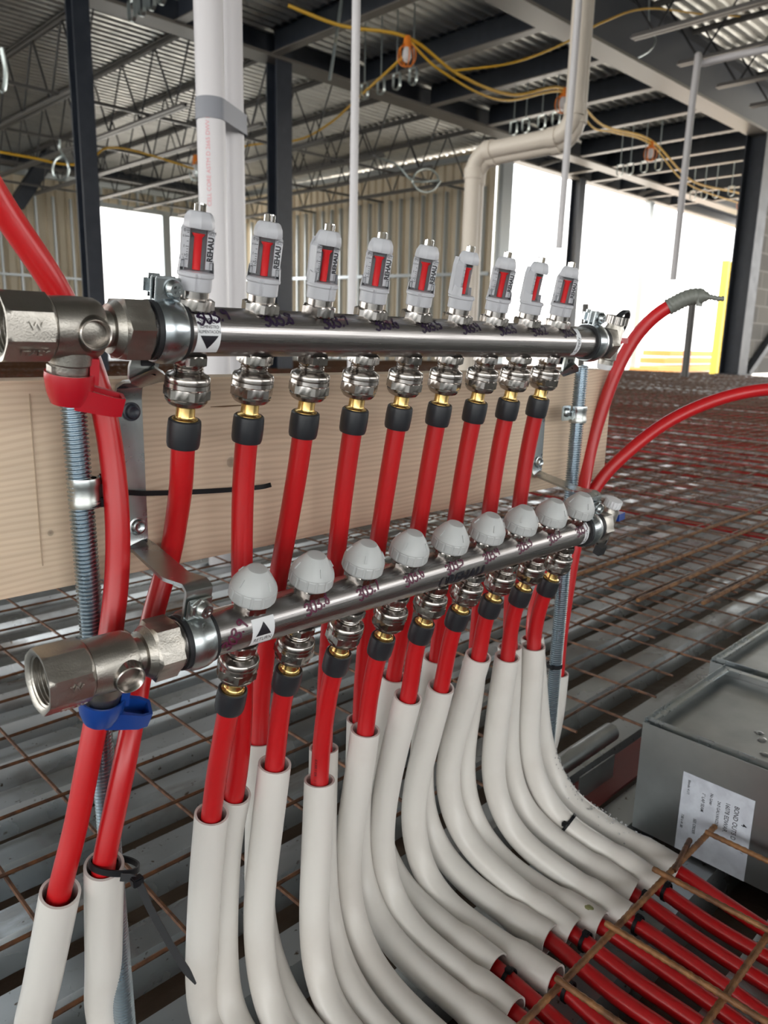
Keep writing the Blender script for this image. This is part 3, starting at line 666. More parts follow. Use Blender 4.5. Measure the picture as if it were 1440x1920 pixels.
# ------------------------------------------------------------------ board
BX0, BX1, BY0, BY1, BZ0, BZ1 = -.02, .892, .50, .538, -.168, -.030
t = thing('wooden_board', (.42, .52, BZ0), 'pale spruce board standing on edge behind the manifold', 'board')
bm = NB(); boxb(bm, ((BX0+BX1)/2, (BY0+BY1)/2, (BZ0+BZ1)/2), (BX1-BX0, BY1-BY0, BZ1-BZ0), .0015); ob = obj('plank', bm, m_wood, t)
# centre the grain coordinates on the plank
me = ob.data; c0 = V((.42, .519, -.099))-rootloc(t)
me.transform(M.Translation(-c0)); ob.location = c0
# pencil line and dark marks on the wood
bm = NB(); p1 = aty(66, 730, .4995); p2 = aty(70, 1070, .4995); box(bm, ((p1+p2)/2), (.0007, .0004, .112)); obj('pencil_line', bm, mat('pencil', (.40, .30, .21), .6), t, 0)
bm = NB(); pts = [aty(395, 763, .4993), aty(420, 762, .4993), aty(450, 760, .4993), aty(470, 757, .4993)]; ribbon(bm, pts, [.0004, .0012, .0008, .0003], .0003, (0, 0, 1)); obj('bark_streak', bm, mat('bark', (.14, .08, .04), .8), t, 0)

# ------------------------------------------------------------------ threaded rods and their clamps
def rod_thing(x, y, ztop, zbot, label, dx=0, dy=0):
    t = thing('threaded_rod', (x+dx, y+dy, zbot), label, 'rod')
    bm = NB(); threaded(bm, (x+dx, y+dy, zbot), (x, y, ztop), .0080, .0027, .0017); obj('shaft', bm, m_rod, t, 50)
    return t
rod_thing(.196, .478, -.028, -.605, 'zinc threaded rod at the left, standing in front of the board', .014, .008)
rod_thing(.778, .476, -.024, -.605, 'zinc threaded rod at the right, standing beside the right bracket', -.004, .004)
def rod_clamp(x, y, z, side, label):
    t = thing('pipe_strap', (x, y, z), label, 'clamp')
    bm = NB(); prof = [(-.0095, .0082), (-.0095, .0096), (-.006, .0102), (-.004, .0094), (.004, .0094), (.006, .0102), (.0095, .0096), (.0095, .0082)]
    lathe(bm, prof, 32, M.Translation((x, y, z)), closed=True); obj('band', bm, m_zinc, t)
    bm = NB(); boxb(bm, (x+side*.019, y+.004, z+.002), (.016, .003, .017), .001); boxb(bm, (x+side*.0105, y+.001, z), (.008, .006, .010), .001); obj('ear', bm, m_zinc, t)
    bm = NB(); mt = basis((x+side*.020, y+.0025, z+.003), (0, -1, 0), (1, 0, 0)); lathe(bm, [(0, .0052), (.0012, .0052), (.0028, .0036), (.0032, 0)], 20, mt)
    obj('screw', bm, m_zinc, t)
    return t
p = aty(146, 925, .478); rod_clamp(.200, .478, p.z, 1, 'zinc strap clamping the left threaded rod to the board')
p = aty(1072, 778, .476); rod_clamp(.778, .476, p.z, -1, 'zinc strap clamping the right threaded rod to the board')
def ring_pts(c, ax, r, n=40, a0=0, a1=2*pi, hint=(1, 0, 0)):
    mt = basis(c, ax, hint); return [mt @ V((r*cos(a0+(a1-a0)*k/n), r*sin(a0+(a1-a0)*k/n), 0)) for k in range(n+1)]
# zip tie on the left rod with its long tail across the board
t = thing('cable_tie', (.2, .478, -.112), 'black cable tie around the left rod, long tail across the board', 'cable tie')
c = V((.2005, .478, aty(146, 945, .478).z))
bm = NB(); ribbon(bm, ring_pts(c, (0, .0, 1), .0092), .0036, .0012, (0, 0, 1)); obj('loop', bm, m_tie, t)
bm = NB(); boxb(bm, c+V((.0095, -.004, 0)), (.007, .005, .0058), .0008); obj('head', bm, m_tie, t)
tail = [c+V((.012, -.004, 0)), c+V((.03, .008, .0015)), aty(275, 925, .492), aty(370, 922, .4965), aty(450, 917, .496), aty(490, 913, .49), aty(508, 909, .484)]
bm = NB(); ribbon(bm, crom(tail, 6), .0036, .0012, (0, 0, 1)); obj('tail', bm, m_tie, t)
t = thing('cable_tie', (.775, .478, -.4), 'black cable tie around the right threaded rod below the manifold', 'cable tie')
c = V((.7745, .4795, aty(1036, 1249, .479).z)); bm = NB(); ribbon(bm, ring_pts(c, (0, 0, 1), .0092), .004, .0014, (0, 0, 1)); obj('loop', bm, m_tie, t)
bm = NB(); boxb(bm, c+V((-.009, -.003, 0)), (.005, .004, .0055), .0006); obj('head', bm, m_tie, t)

# ------------------------------------------------------------------ manifold frames
def mframe(o, up):
    up = V(up).normalized(); x = V((1, 0, 0)); y = up.cross(x).normalized(); return M.Translation(V(o)) @ M((x, y, up)).transposed().to_4x4()
SF = mframe((.2560, .4355, .0025), (0, -.0075, .0364))
RF = mframe((.2789, .4147, -.1908), (0, -.0120, .0362))
RB = .01545           # barrel radius
NUM = ['303.9', '303.8', '303.7', '303.6', '303.5', '303.4', '303.3', '303.2', '303.1']

# ---- shared meshes, local z = outward along the fitting, origin on the barrel axis
def meter_meshes():
    out = {}
    bm = NB(); hexa(bm, .0135, .0205, .0112, rot=.3); lathe(bm, [(.0200, .0082), (.0206, .0090), (.0262, .0090), (.0262, .0075)], 28); out['hex_nut'] = mesh('hex_nut', bm, m_nickel, 25)
    # grey housing: lower ring, rear shell with wings, top cap
    bm = NB()
    def slot(h, r, a):   # thin split lines in the ring
        return r - (.0008 if abs(((a+pi/2+pi) % (2*pi))-pi) < .05 else 0)
    lathe(bm, [(.0250, .0078), (.0250, .0098), (.0256, .0102), (.0330, .0102), (.0332, .0108), (.0338, .0112), (.0352, .0112), (.0362, .0104), (.0366, .0070)], 48, rfun=slot)
    # cradle lip rising at the back
    for s in (0,):
        n = 24; lo, hi, li, hi2 = [], [], [], []
        for k in range(n+1):
            a = -pi*.12 + (pi*1.24)*k/n; zt = .0425 + .004*sin(max(0, min(pi, a)))
            lo.append(bm.verts.new((.0110*cos(a), .0110*sin(a), .0355))); hi.append(bm.verts.new((.0104*cos(a), .0096*sin(a), zt)))
            li.append(bm.verts.new((.0080*cos(a), .0072*sin(a), zt))); hi2.append(bm.verts.new((.0080*cos(a), .0072*sin(a), .0355)))
        quad_loop(bm, lo, hi, False); quad_loop(bm, hi, li, False); quad_loop(bm, li, hi2, False)
    # back wing plate: U-section
    outline = [(-.0094, .036), (-.0098, .0600), (-.0072, .0655), (.0072, .0655), (.0098, .0600), (.0094, .036)]
    def plate(y0, y1, pts_):
        f = [bm.verts.new((x_, y0, z_)) for x_, z_ in pts_]; g = [bm.verts.new((x_*.8, y1, z_)) for x_, z_ in pts_]
        bm.faces.new(f); bm.faces.new(list(reversed(g))); quad_loop(bm, g, f)
    plate(.0052, .0095, outline)
    for s in (-1, 1):
        pts_ = [(s*.0052, .038), (s*.0052, .0640), (s*.0078, .0628), (s*.0098, .0598), (s*.0094, .038)]
        if s > 0: pts_.reverse()
        f = [bm.verts.new((x_, -.0012, z_)) for x_, z_ in pts_]; g = [bm.verts.new((x_, .0056, z_)) for x_, z_ in pts_]
        bm.faces.new(f); bm.faces.new(list(reversed(g))); quad_loop(bm, g, f)
    # cap: octagonal, tapering, visor shaped
    def capf(h, r, a):
        aa = (a % (pi/4))-pi/8; return r/cos(aa)*.955
    lathe(bm, [(.0618, .0060), (.0610, .0086), (.0625, .0091), (.0665, .0086), (.0695, .0072), (.0705, .0060), (.0706, .0040)], 48, rfun=capf)
    out['housing'] = mesh('housing', bm, m_grey, 30)
    bm = NB(); lathe(bm, [(.0355, .0046), (.0620, .0046)], 24); lathe(bm, [(.0704, .0036), (.0745, .0036), (.0752, .0030), (.0752, 0)], 20, M.Translation((0, 0, 0)))
    out['sight_tube'] = mesh('sight_tube', bm, m_clear)
    bm = NB(); lathe(bm, [(.0372, 0), (.0372, .0022), (.0560, .0022), (.0575, .0034), (.0582, .0034), (.0582, 0)], 20); out['float_indicator'] = mesh('float_indicator', bm, m_ind)
    bm = NB(); yy = -.0014
    def fm(x, z, up=0): return M.Translation((x, yy, z)) @ M((V((0, 0, 1)), V((-1, 0, 0)), V((0, -1, 0)))).transposed().to_4x4() if up else M.Translation((x, yy, z)) @ M((V((1, 0, 0)), V((0, 0, 1)), V((0, -1, 0)))).transposed().to_4x4()
    text_at(bm, 'REHAU', .0046, fm(.0076, .0498, 1), .95, bold=.00022, spacing=1.02)
    text_at(bm, 'GPM', .0024, fm(.0078, .0592)); box(bm, (.0078, yy, .0580), (.0036, .0001, .0002))
    for s_, z_ in (('0', .0590), ('0.5', .0558), ('1', .0500), ('1.5', .0450), ('2', .0428)): text_at(bm, s_, .0024 if len(s_) == 1 else .0017, fm(-.0082, z_))
    for k, z_ in enumerate((.0590, .0580, .0558, .0530, .0500, .0485, .0470, .0458, .0450, .0440, .0428)):
        w_ = .0016 if k in (0, 2, 4, 8, 10) else .0009; box(bm, (-.0060-w_*.2, yy, z_), (w_*1.15, .0001, .00032))
    out['printed_scale'] = mesh('printed_scale', bm, m_ink, 0)
    return out
def outlet_meshes():
    out = {}
    bm = NB()
    hexa(bm, .0140, .0205, .0107, rot=.5)
    lathe(bm, [(.0200, .0086), (.0206, .0092), (.0218, .0088), (.0224, .0092), (.0236, .0088), (.0242, .0092), (.0254, .0088), (.0275, .0088)], 28); out['adapter'] = mesh('adapter', bm, m_nickel, 25)
    bm = NB(); lathe(bm, [(.0262, .0080), (.0258, .0100), (.0270, .0118), (.0276, .0134), (.0284, .0140), (.0300, .0144), (.0316, .0143), (.0320, .0137), (.0324, .0143), (.0350, .0145), (.0356, .0140)], 48)
    hexa(bm, .0352, .0430, .0131, rot=.2, ch=.0015)
    lathe(bm, [(.0425, .0138), (.0440, .0136), (.0465, .0118), (.0475, .0100), (.0478, .0070)], 48); out['union_nut'] = mesh('union_nut', bm, m_nickel, 25)
    bm = NB(); lathe(bm, [(.0460, .0062), (.0545, .0062), (.0558, .0068), (.0566, .0084), (.0580, .0086), (.0592, .0084), (.0600, .0070)], 32); out['brass_stem'] = mesh('brass_stem', bm, m_brass)
    bm = NB(); lathe(bm, [(.0605, .0084), (.0572, .0085), (.0568, .0096), (.0576, .0105), (.0600, .0108), (.0660, .0110), (.0735, .0108), (.0758, .0102), (.0762, .0080)], 40); out['compression_sleeve'] = mesh('compression_sleeve', bm, m_collar)
    return out
def cap_meshes():
    out = {}
    bm = NB(); hexa(bm, .0138, .0200, .0108, rot=.4); lathe(bm, [(.0195, .0094), (.0202, .0102), (.0212, .0102), (.0216, .0092), (.0236, .0092)], 32); out['hex_nut'] = mesh('hex_nut', bm, m_nickel, 25)
    bm = NB()
    def kn(h, r, a):
        if .0235 < h < .0312: return r - .00045*(1 if (a*14/pi) % 2 < .5 else 0)
        return r
    lathe(bm, [(.0216, .0125), (.0222, .0152), (.0232, .0158), (.0238, .0162), (.0305, .0160), (.0312, .0156), (.0318, .0157), (.0340, .0148), (.0400, .0108), (.0440, .0074), (.0448, .0066), (.0451, .0052), (.0449, 0)], 168, rfun=kn)
    for a in (.2, 1.77, 3.34, 4.91):
        box(bm, (0, 0, 0), (.0016, .0014, .006), M.Rotation(a, 4, 'Z') @ M.Translation((.0128, 0, .0372)) @ M.Rotation(-.62, 4, 'Y'))
    out['knob'] = mesh('knob', bm, m_cap, 18)
    return out
MM, OM, CM = meter_meshes(), outlet_meshes(), cap_meshes()
def barrel(x0, x1, parent, FR):
    bm = NB(); mt = FR @ M((V((0, 1, 0)), V((0, 0, 1)), V((1, 0, 0)))).transposed().to_4x4()
    lathe(bm, [(x0, 0), (x0, RB-.001), (x0+.001, RB), (x1-.001, RB), (x1, RB-.001), (x1, 0)], 64, mt)
    # pulled collars where the fittings leave the tube
    for n in range(9):
        for s in (-1, 1):
            pass
    return obj('barrel', bm, m_stain, parent)
def markings(bm, FR, which, x0, ang, h, rot, seeds):
    for n in which:
        g = hand_bm(NUM[n], h, h*.17, seeds+n); subdiv(g, .002); wrap(g, FR, .05*n+x0, ang, RB+.00028, rot); join(bm, g)

# ================================================================== SUPPLY MANIFOLD
ts = thing('supply_manifold', (.456, .4355, -.015), 'upper stainless heating manifold carrying nine grey flow meters', 'manifold')
barrel(-.035, .480, ts, SF)
yaw = [8, -4, 38, 4, 0, 68, 12, 66, 18]
for n in range(9):
    base = SF @ M.Translation((.05*n, 0, 0))
    P = SF @ V((.05*n, 0, .05)); view = atan2(P.x, P.y)          # front of the meter turned towards the lens side
    mt = base @ M.Rotation(-view + R_(yaw[n]), 4, 'Z')
    fm_ = place('flow_meter', MM['housing'], ts, mt, 'grey flow meter with red float above the outlet marked ' + NUM[n])
    for k in ('hex_nut', 'sight_tube', 'float_indicator', 'printed_scale'): place(k, MM[k], fm_, M.Identity(4))
    mo = base @ M.Rotation(pi, 4, 'X') @ M.Rotation(n*.6, 4, 'Z')
    oo = place('outlet_fitting', OM['union_nut'], ts, mo); place('adapter', OM['adapter'], oo, M.Identity(4))
for n in range(9): bm = NB(); markings(bm, SF, [n], .008, R_(50), .0092, R_(8), 3); obj('handwritten_number', bm, m_marker, ts, 0, 'handwritten number ' + NUM[n])
def sticker(FR, x0, ang, w, h, parent, lines, tri, m=m_label, rot=0):
    bm = NB(); bmesh.ops.create_grid(bm, x_segments=6, y_segments=14, size=.5)
    bmesh.ops.transform(bm, matrix=M.Diagonal((w, h, 1, 1)), verts=bm.verts)
    wrap(bm, FR, x0, ang, RB+.0001, rot); st = obj('sticker', bm, m, parent)
    bm = NB()
    for s_, y_, sz, sx in lines:
        g = text_bm(s_, sz); bmesh.ops.transform(g, matrix=M.Translation((0, y_, 0)) @ M.Diagonal((sx, 1, 1, 1)), verts=g.verts); subdiv(g, .0015); wrap(g, FR, x0, ang, RB+.00030, rot); join(bm, g)
    if tri:
        y0, y1, ww = tri; g = NB(); vs = [g.verts.new((-ww, y0, 0)), g.verts.new((ww, y0, 0)), g.verts.new((0, y1, 0))]
        f = g.faces.new(vs if y1 > y0 else list(reversed(vs))); subdiv(g, .0015); wrap(g, FR, x0, ang, RB+.00030, rot); join(bm, g)
    if lines or tri: obj('sticker_print', bm, m_ink, st, 0)
    return st
sticker(SF, .0035, R_(4), .0165, .0255, ts, [('SUPPLY', .0085, .0050, .80), ('SUMINISTRO', .0048, .0028, .84), ('ALIMENTACIÓN', .0018, .0027, .80)], (-.0005, -.0095, .0064))
sticker(SF, .422, R_(10), .0085, .030, ts, [], None)
bm = NB(); g = text_bm('Supply', .0060); bmesh.ops.rotate(g, matrix=M.Rotation(pi/2, 3, 'Z'), verts=g.verts); subdiv(g, .0015); wrap(g, SF, .4215, R_(0), RB+.00025); obj('end_print', g, m_ink, ts, 0); bm.free()

# ================================================================== RETURN MANIFOLD
tr = thing('return_manifold', (.479, .4147, -.21), 'lower stainless heating manifold carrying nine light grey knobs', 'manifold')
barrel(-.054, .432, tr, RF)
for n in range(9):
    base = RF @ M.Translation((.05*n, 0, 0))
    kb = place('balancing_knob', CM['knob'], tr, base @ M.Rotation(n*1.1, 4, 'Z'), 'light grey knob above the outlet marked ' + NUM[n])
    place('hex_nut', CM['hex_nut'], kb, M.Identity(4))
    oo = place('outlet_fitting', OM['union_nut'], tr, base @ M.Rotation(pi, 4, 'X') @ M.Rotation(n*.8+.3, 4, 'Z')); place('adapter', OM['adapter'], oo, M.Identity(4))
bm = NB(); markings(bm, RF, [0], -.0185, R_(22), .0082, R_(46), 40); obj('handwritten_number', bm, m_marker2, tr, 0)
for n in range(1, 9): bm = NB(); markings(bm, RF, [n], .001, R_(42), .0084, R_(14), 41); obj('handwritten_number', bm, m_marker2, tr, 0, 'handwritten number ' + NUM[n])
sticker(RF, .0035, R_(8), .0180, .0215, tr, [('RETURN', -.0052, .0046, .84)], (-.0018, .0080, .0062))
sticker(RF, .409, R_(20), .0075, .028, tr, [], None)
bm = NB(); g = text_bm('Return', .0056); bmesh.ops.rotate(g, matrix=M.Rotation(pi/2, 3, 'Z'), verts=g.verts); subdiv(g, .0015); wrap(g, RF, .4085, R_(8), RB+.00025); obj('end_print', g, m_ink, tr, 0); bm.free()
bm = NB(); g = text_bm('REHAU', .0150, bold=.0007); subdiv(g, .002); wrap(g, RF, .2165, R_(-8), RB+.00030); join(bm, g)
for a0, r0, r1, sh in ((0, .0048, .0054, 0), ):
    g = NB()
    for (c0, c1) in ((R_(100), R_(290)), (R_(-60), R_(75))):
        A, B = [], []
        for k in range(17):
            th = c0+(c1-c0)*k/16; wd = .0004+.0018*sin(pi*k/16); A.append(g.verts.new((.0052*cos(th), .0058*sin(th), 0))); B.append(g.verts.new(((.0052-wd)*cos(th), (.0058-wd)*sin(th), 0)))
        quad_loop(g, A, B, False)
    wrap(g, RF, .187, R_(-6), RB+.00030); join(bm, g)
obj('maker_emblem', bm, m_ink, tr, 0, 'dark REHAU lettering with a round emblem')

# ================================================================== pipe clamps / brackets
def ringband(bm, FR, x0, x1, r0, r1, crown=.0, n=48):
    mt = FR @ M((V((0, 1, 0)), V((0, 0, 1)), V((1, 0, 0)))).transposed().to_4x4(); xm = (x0+x1)/2
    lathe(bm, [(x0, r0), (x0, r1), (x0+(x1-x0)*.2, r1+crown), (xm, r1+crown*1.3), (x1-(x1-x0)*.2, r1+crown), (x1, r1), (x1, r0)], n, mt, closed=True)
def screwhead(bm, pos, nrm, r, h=.003):
    mt = basis(pos, nrm, (1, 0, 0)); lathe(bm, [(0, r), (h*.5, r), (h, r*.75), (h, r*.45), (h*.6, r*.2), (h*.6, 0)], 24, mt)
    box(bm, (0, 0, h*.95), (r*1.1, r*.22, h*.2), mt); box(bm, (0, 0, h*.95), (r*.22, r*1.1, h*.2), mt)
def bracket(lx_s, lx_r, xb, label, mirror=1):
    t = thing('mounting_bracket', (xb, .498, -.09), label, 'bracket'); wd = .0185
    xs = SF @ V((lx_s, 0, 0)); xr = RF @ V((lx_r, 0, 0))
    for FR, lx, nm in ((SF, lx_s, 's'), (RF, lx_r, 'r')):
        bm = NB(); ringband(bm, FR, lx-.0105, lx+.0115, RB-.0003, .0178); obj('rubber_lining', bm, m_rubber, t)
        bm = NB(); ringband(bm, FR, lx-.0075, lx+.0085, .0176, .0186, .0012); obj('clamp_ring', bm, m_zinc, t)
    # upper ears and screw
    u = (SF.to_3x3() @ V((0, 0, 1)))
    bm = NB()
    for yy in (-.0028, .0028): boxb(bm, (lx_s, yy-.001, .0245), (.0165, .0016, .0145), .0006, SF)
    boxb(bm, (lx_s-.0035, .0075, .0255), (.0135, .0075, .0135), .003, SF)
    obj('clamp_ear', bm, m_zinc, t)
    bm = NB(); screwhead(bm, SF @ V((lx_s+.003, -.0046, .0255)), SF.to_3x3() @ V((.1, -1, 0)), .0056, .004); obj('clamp_screw', bm, m_zinc, t)
    # main strap, side view in the y-z plane
    def rp(p, w=None): return V((0, p[0], p[1]))
    x_s, x_r = xs.x-.008*mirror, xr.x
    path = [(xs.x, .4560, .0040), (xs.x, .4568, -.014), (xs.x-.004*mirror, .4570, -.0245), (xb, .4625, -.0290), (xb, .4860, -.0310), (xb, .4970, -.0350), (xb, .4988, -.0430), (xb, .4988, -.0900), (xb, .4988, -.1400), (xb, .4982, -.1455), (xb+.003, .4930, -.1480)]
    pr_ = RF @ V((lx_r, -.0005, .0330))
    path += [(pr_.x-.004*mirror, pr_.y+.020, -.1500), (pr_.x, pr_.y+.004, -.1508), (pr_.x, pr_.y-.001, -.1540)]
    pe = RF @ V((lx_r, .0008, .0175)); path += [(pe.x, pe.y-.001, pe.z)]
    pts = []
    P = [V(p) for p in path]
    for i, p in enumerate(P):
        if 0 < i < len(P)-1:
            a_ = min(.0018, (P[i-1]-p).length*.3); c_ = min(.0018, (P[i+1]-p).length*.3)
            pts += [p+(P[i-1]-p).normalized()*a_, p+((P[i-1]-p).normalized()+(P[i+1]-p).normalized())*min(a_, c_)*.25, p+(P[i+1]-p).normalized()*c_]
        else: pts.append(p)
    bm = NB(); ribbon(bm, pts, wd, .0024, (1, 0, 0)); obj('strap', bm, m_zinc, t, 35)
    bm = NB(); boxb(bm, (xs.x, .4553, -.0175), (.0095, .0010, .0042), .0004); obj('slot', bm, m_ink, t)
    for z in (-.052, -.133):
        bm = NB(); mt = basis((xb+.001, .4974, z), (0, -1, 0), (1, 0, 0)); lathe(bm, [(0, .0064), (.0010, .0064), (.0014, .0052), (.0040, .0046), (.0046, .0036), (.0036, .0020), (.0036, 0)], 24, mt); obj('board_screw', bm, m_steel if z > -.1 else m_zinc, t)
    bm = NB(); boxb(bm, (lx_r, -.0030, .0265), (.017, .0018, .0150), .0007, RF); boxb(bm, (lx_r, .0002, .0200), (.017, .0050, .004), .001, RF); obj('clamp_ear', bm, m_zinc, t)
    bm = NB(); mt = RF @ M.Translation((lx_r-.001, -.0042, .0275)) @ M.Rotation(pi/2, 4, 'X'); hexa(bm, -.0008, .0026, .0062, mt, ch=.0008); obj('clamp_nut', bm, m_zinc, t)
    bm = NB(); screwhead(bm, RF @ V((lx_r+.001, -.0066, .0275)), RF.to_3x3() @ V((.1, -1, .1)), .0058, .004); obj('clamp_screw', bm, m_zinc, t)
    # lower tail behind the return clamp
    bm = NB(); boxb(bm, (lx_r-.010, .006, -.0215), (.016, .002, .018), .0006, RF); obj('lower_tab', bm, m_zinc, t)
    return t
bracket(.236-.256, .2365-.2789, .243, 'zinc bracket at the left end holding both manifolds to the board')
bracket(.722-.256, .7065-.2789, .735, 'zinc bracket at the right end holding both manifolds to the board', 1)

# ================================================================== ball valves at the left end
def XM(FR): return FR @ M((V((0, 1, 0)), V((0, 0, 1)), V((1, 0, 0)))).transposed().to_4x4()
def ball_valve(FR, o, xs0, label, hm, hname, roll=0):
    """xs0: local x of the open socket; everything grows towards +x"""
    t = thing('ball_valve', tuple(FR @ V((xs0+.03, 0, -.02))), label, 'valve'); X = XM(FR)
    bm = NB()
    # threaded female socket with octagonal outside
    def octo(h, r, a):
        aa = ((a-.2) % (pi/4))-pi/8; return min(r, .0183/cos(aa)) if r > .0185 else r
    lathe(bm, [(xs0+.024, 0.0), (xs0+.024, .0125), (xs0+.0015, .0150), (xs0, .0172), (xs0, .0192), (xs0+.0015, .0200), (xs0+.004, .0200), (xs0+.005, .0197), (xs0+.024, .0197), (xs0+.025, .0185), (xs0+.0265, .0172)], 64, X, rfun=octo)
    for k in range(9):
        xx = xs0+.002+k*.0022; r_ = .0150-.0001*k; lathe(bm, [(xx, r_), (xx+.0007, r_-.0011), (xx+.0014, r_)], 40, X, closed=True)
    lathe(bm, [(xs0+.0262, .0150), (xs0+.0270, .0168), (xs0+.035, .0172), (xs0+.045, .0172), (xs0+.052, .0168), (xs0+.0545, .0155), (xs0+.0552, .0115)], 48, X)
    obj('body', bm, m_cast, t, 35)
    # raised cast marks on the facets
    bm = NB()
    for aa, s_, sz in ((R_(12), 'W', .0060), (R_(-34), 'ITALY', .0046)):
        g = text_bm(s_, sz, bold=.0001); bmesh.ops.transform(g, matrix=M.Diagonal((1.2, 1, 1, 1)), verts=g.verts)
        for v_ in g.verts: v_.co.z = 0
        r3 = bmesh.ops.extrude_face_region(g, geom=g.faces[:]); 
        for e_ in r3['geom']:
            if isinstance(e_, bmesh.types.BMVert): e_.co.z = .0006
        wrap(g, FR, xs0+.0145, aa, .0192); join(bm, g)
    obj('cast_lettering', bm, m_cast, t, 20)
    # side port facing the lens
    bm = NB(); c = FR @ V((xs0+.0465, -.010, -.0005)); ax = FR.to_3x3() @ V((-.10, -1, .10))
    lathe(bm, [(-.004, .0118), (.004, .0105), (.0085, .0090), (.0105, .0088), (.0110, .0082), (.0105, .0076), (.0050, .0060), (-.001, .0016), (-.001, 0)], 40, basis(c, ax, (1, 0, 0))); obj('gauge_port', bm, m_nickel, t)
    # stub and union nut
    bm = NB(); lathe(bm, [(xs0+.050, .0105), (xs0+.062, .0105), (xs0+.066, .0125), (xs0+.074, .0125)], 32, X); obj('tail_piece', bm, m_cast, t, 28)
    bm = NB(); hexa(bm, xs0+.0655, xs0+.0835, .0172, X, rot=.35, ch=.0022, bore=.0118)
    lathe(bm, [(xs0+.0610, .0122), (xs0+.0612, .0140), (xs0+.0655, .0166), (xs0+.0675, .0166)], 40, X)
    lathe(bm, [(xs0+.083, .0150), (xs0+.0900, .0150)], 32, X); obj('union_nut', bm, m_cast, t, 25)
    # stem and handle below
    s0 = FR @ V((xs0+.0400, 0, -.0165)); dn = FR.to_3x3() @ V((0, .0, -1))
    bm = NB(); lathe(bm, [(-.004, .0125), (.003, .0120), (.004, .0108), (.0125, .0102), (.0125, 0)], 32, basis(s0, dn, (1, 0, 0))); box(bm, (0, 0, .008), (.024, .007, .007), basis(s0, dn, (1, 0, 0))); obj('stem', bm, m_cast, t)
    hb = basis(s0+dn*.010, dn, (1, -.35, 0))
    bm = NB()
    lathe(bm, [(.001, .0118), (-.0015, .0126), (-.0015, .0138), (.002, .0140), (.010, .0128), (.0165, .0104), (.0168, .0)], 40, hb)
    # upright tab beside the stem
    box(bm, (.0125, -.0008, -.0035), (.0050, .0125, .0150), hb)
    # lever: hollow tapering spoon, set lower than the cup
    o_lo = [(.002, -.0090, .0185), (.022, -.0085, .0215), (.0280, -.0055, .0220), (.0280, .0060, .0220), (.022, .0085, .0215), (.002, .0090, .0185)]
    o_hi = [(.002, -.0095, .0050), (.024, -.0092, .0100), (.0300, -.0060, .0110), (.0300, .0068, .0110), (.024, .0092, .0100), (.002, .0095, .0050)]
    i_hi = [(.0125, -.0060, .0075), (.0235, -.0068, .0102), (.0280, -.0045, .0110), (.0280, .0052, .0110), (.0235, .0072, .0102), (.0125, .0062, .0075)]
    i_lo = [(.0125, -.0055, .0165), (.0225, -.0060, .0185), (.0262, -.0040, .0190), (.0262, .0046, .0190), (.0225, .0065, .0185), (.0125, .0058, .0165)]
    A = [bm.verts.new(hb @ V(p)) for p in o_lo]; B = [bm.verts.new(hb @ V(p)) for p in o_hi]; C = [bm.verts.new(hb @ V(p)) for p in i_hi]; D_ = [bm.verts.new(hb @ V(p)) for p in i_lo]
    quad_loop(bm, A, B); quad_loop(bm, B, C); quad_loop(bm, C, D_); bm.faces.new(D_); bm.faces.new(list(reversed(A)))
    bmesh.ops.recalc_face_normals(bm, faces=bm.faces[:])
    obj('handle', bm, hm, t, 35, hname)
    return t
ball_valve(SF, 0, .1405-.256, 'nickel ball valve with red handle at the left end of the upper manifold', m_redplastic, 'red plastic handle')
ball_valve(RF, 0, .1400-.2789, 'nickel ball valve with blue handle at the left end of the lower manifold', m_blue, 'blue plastic handle')

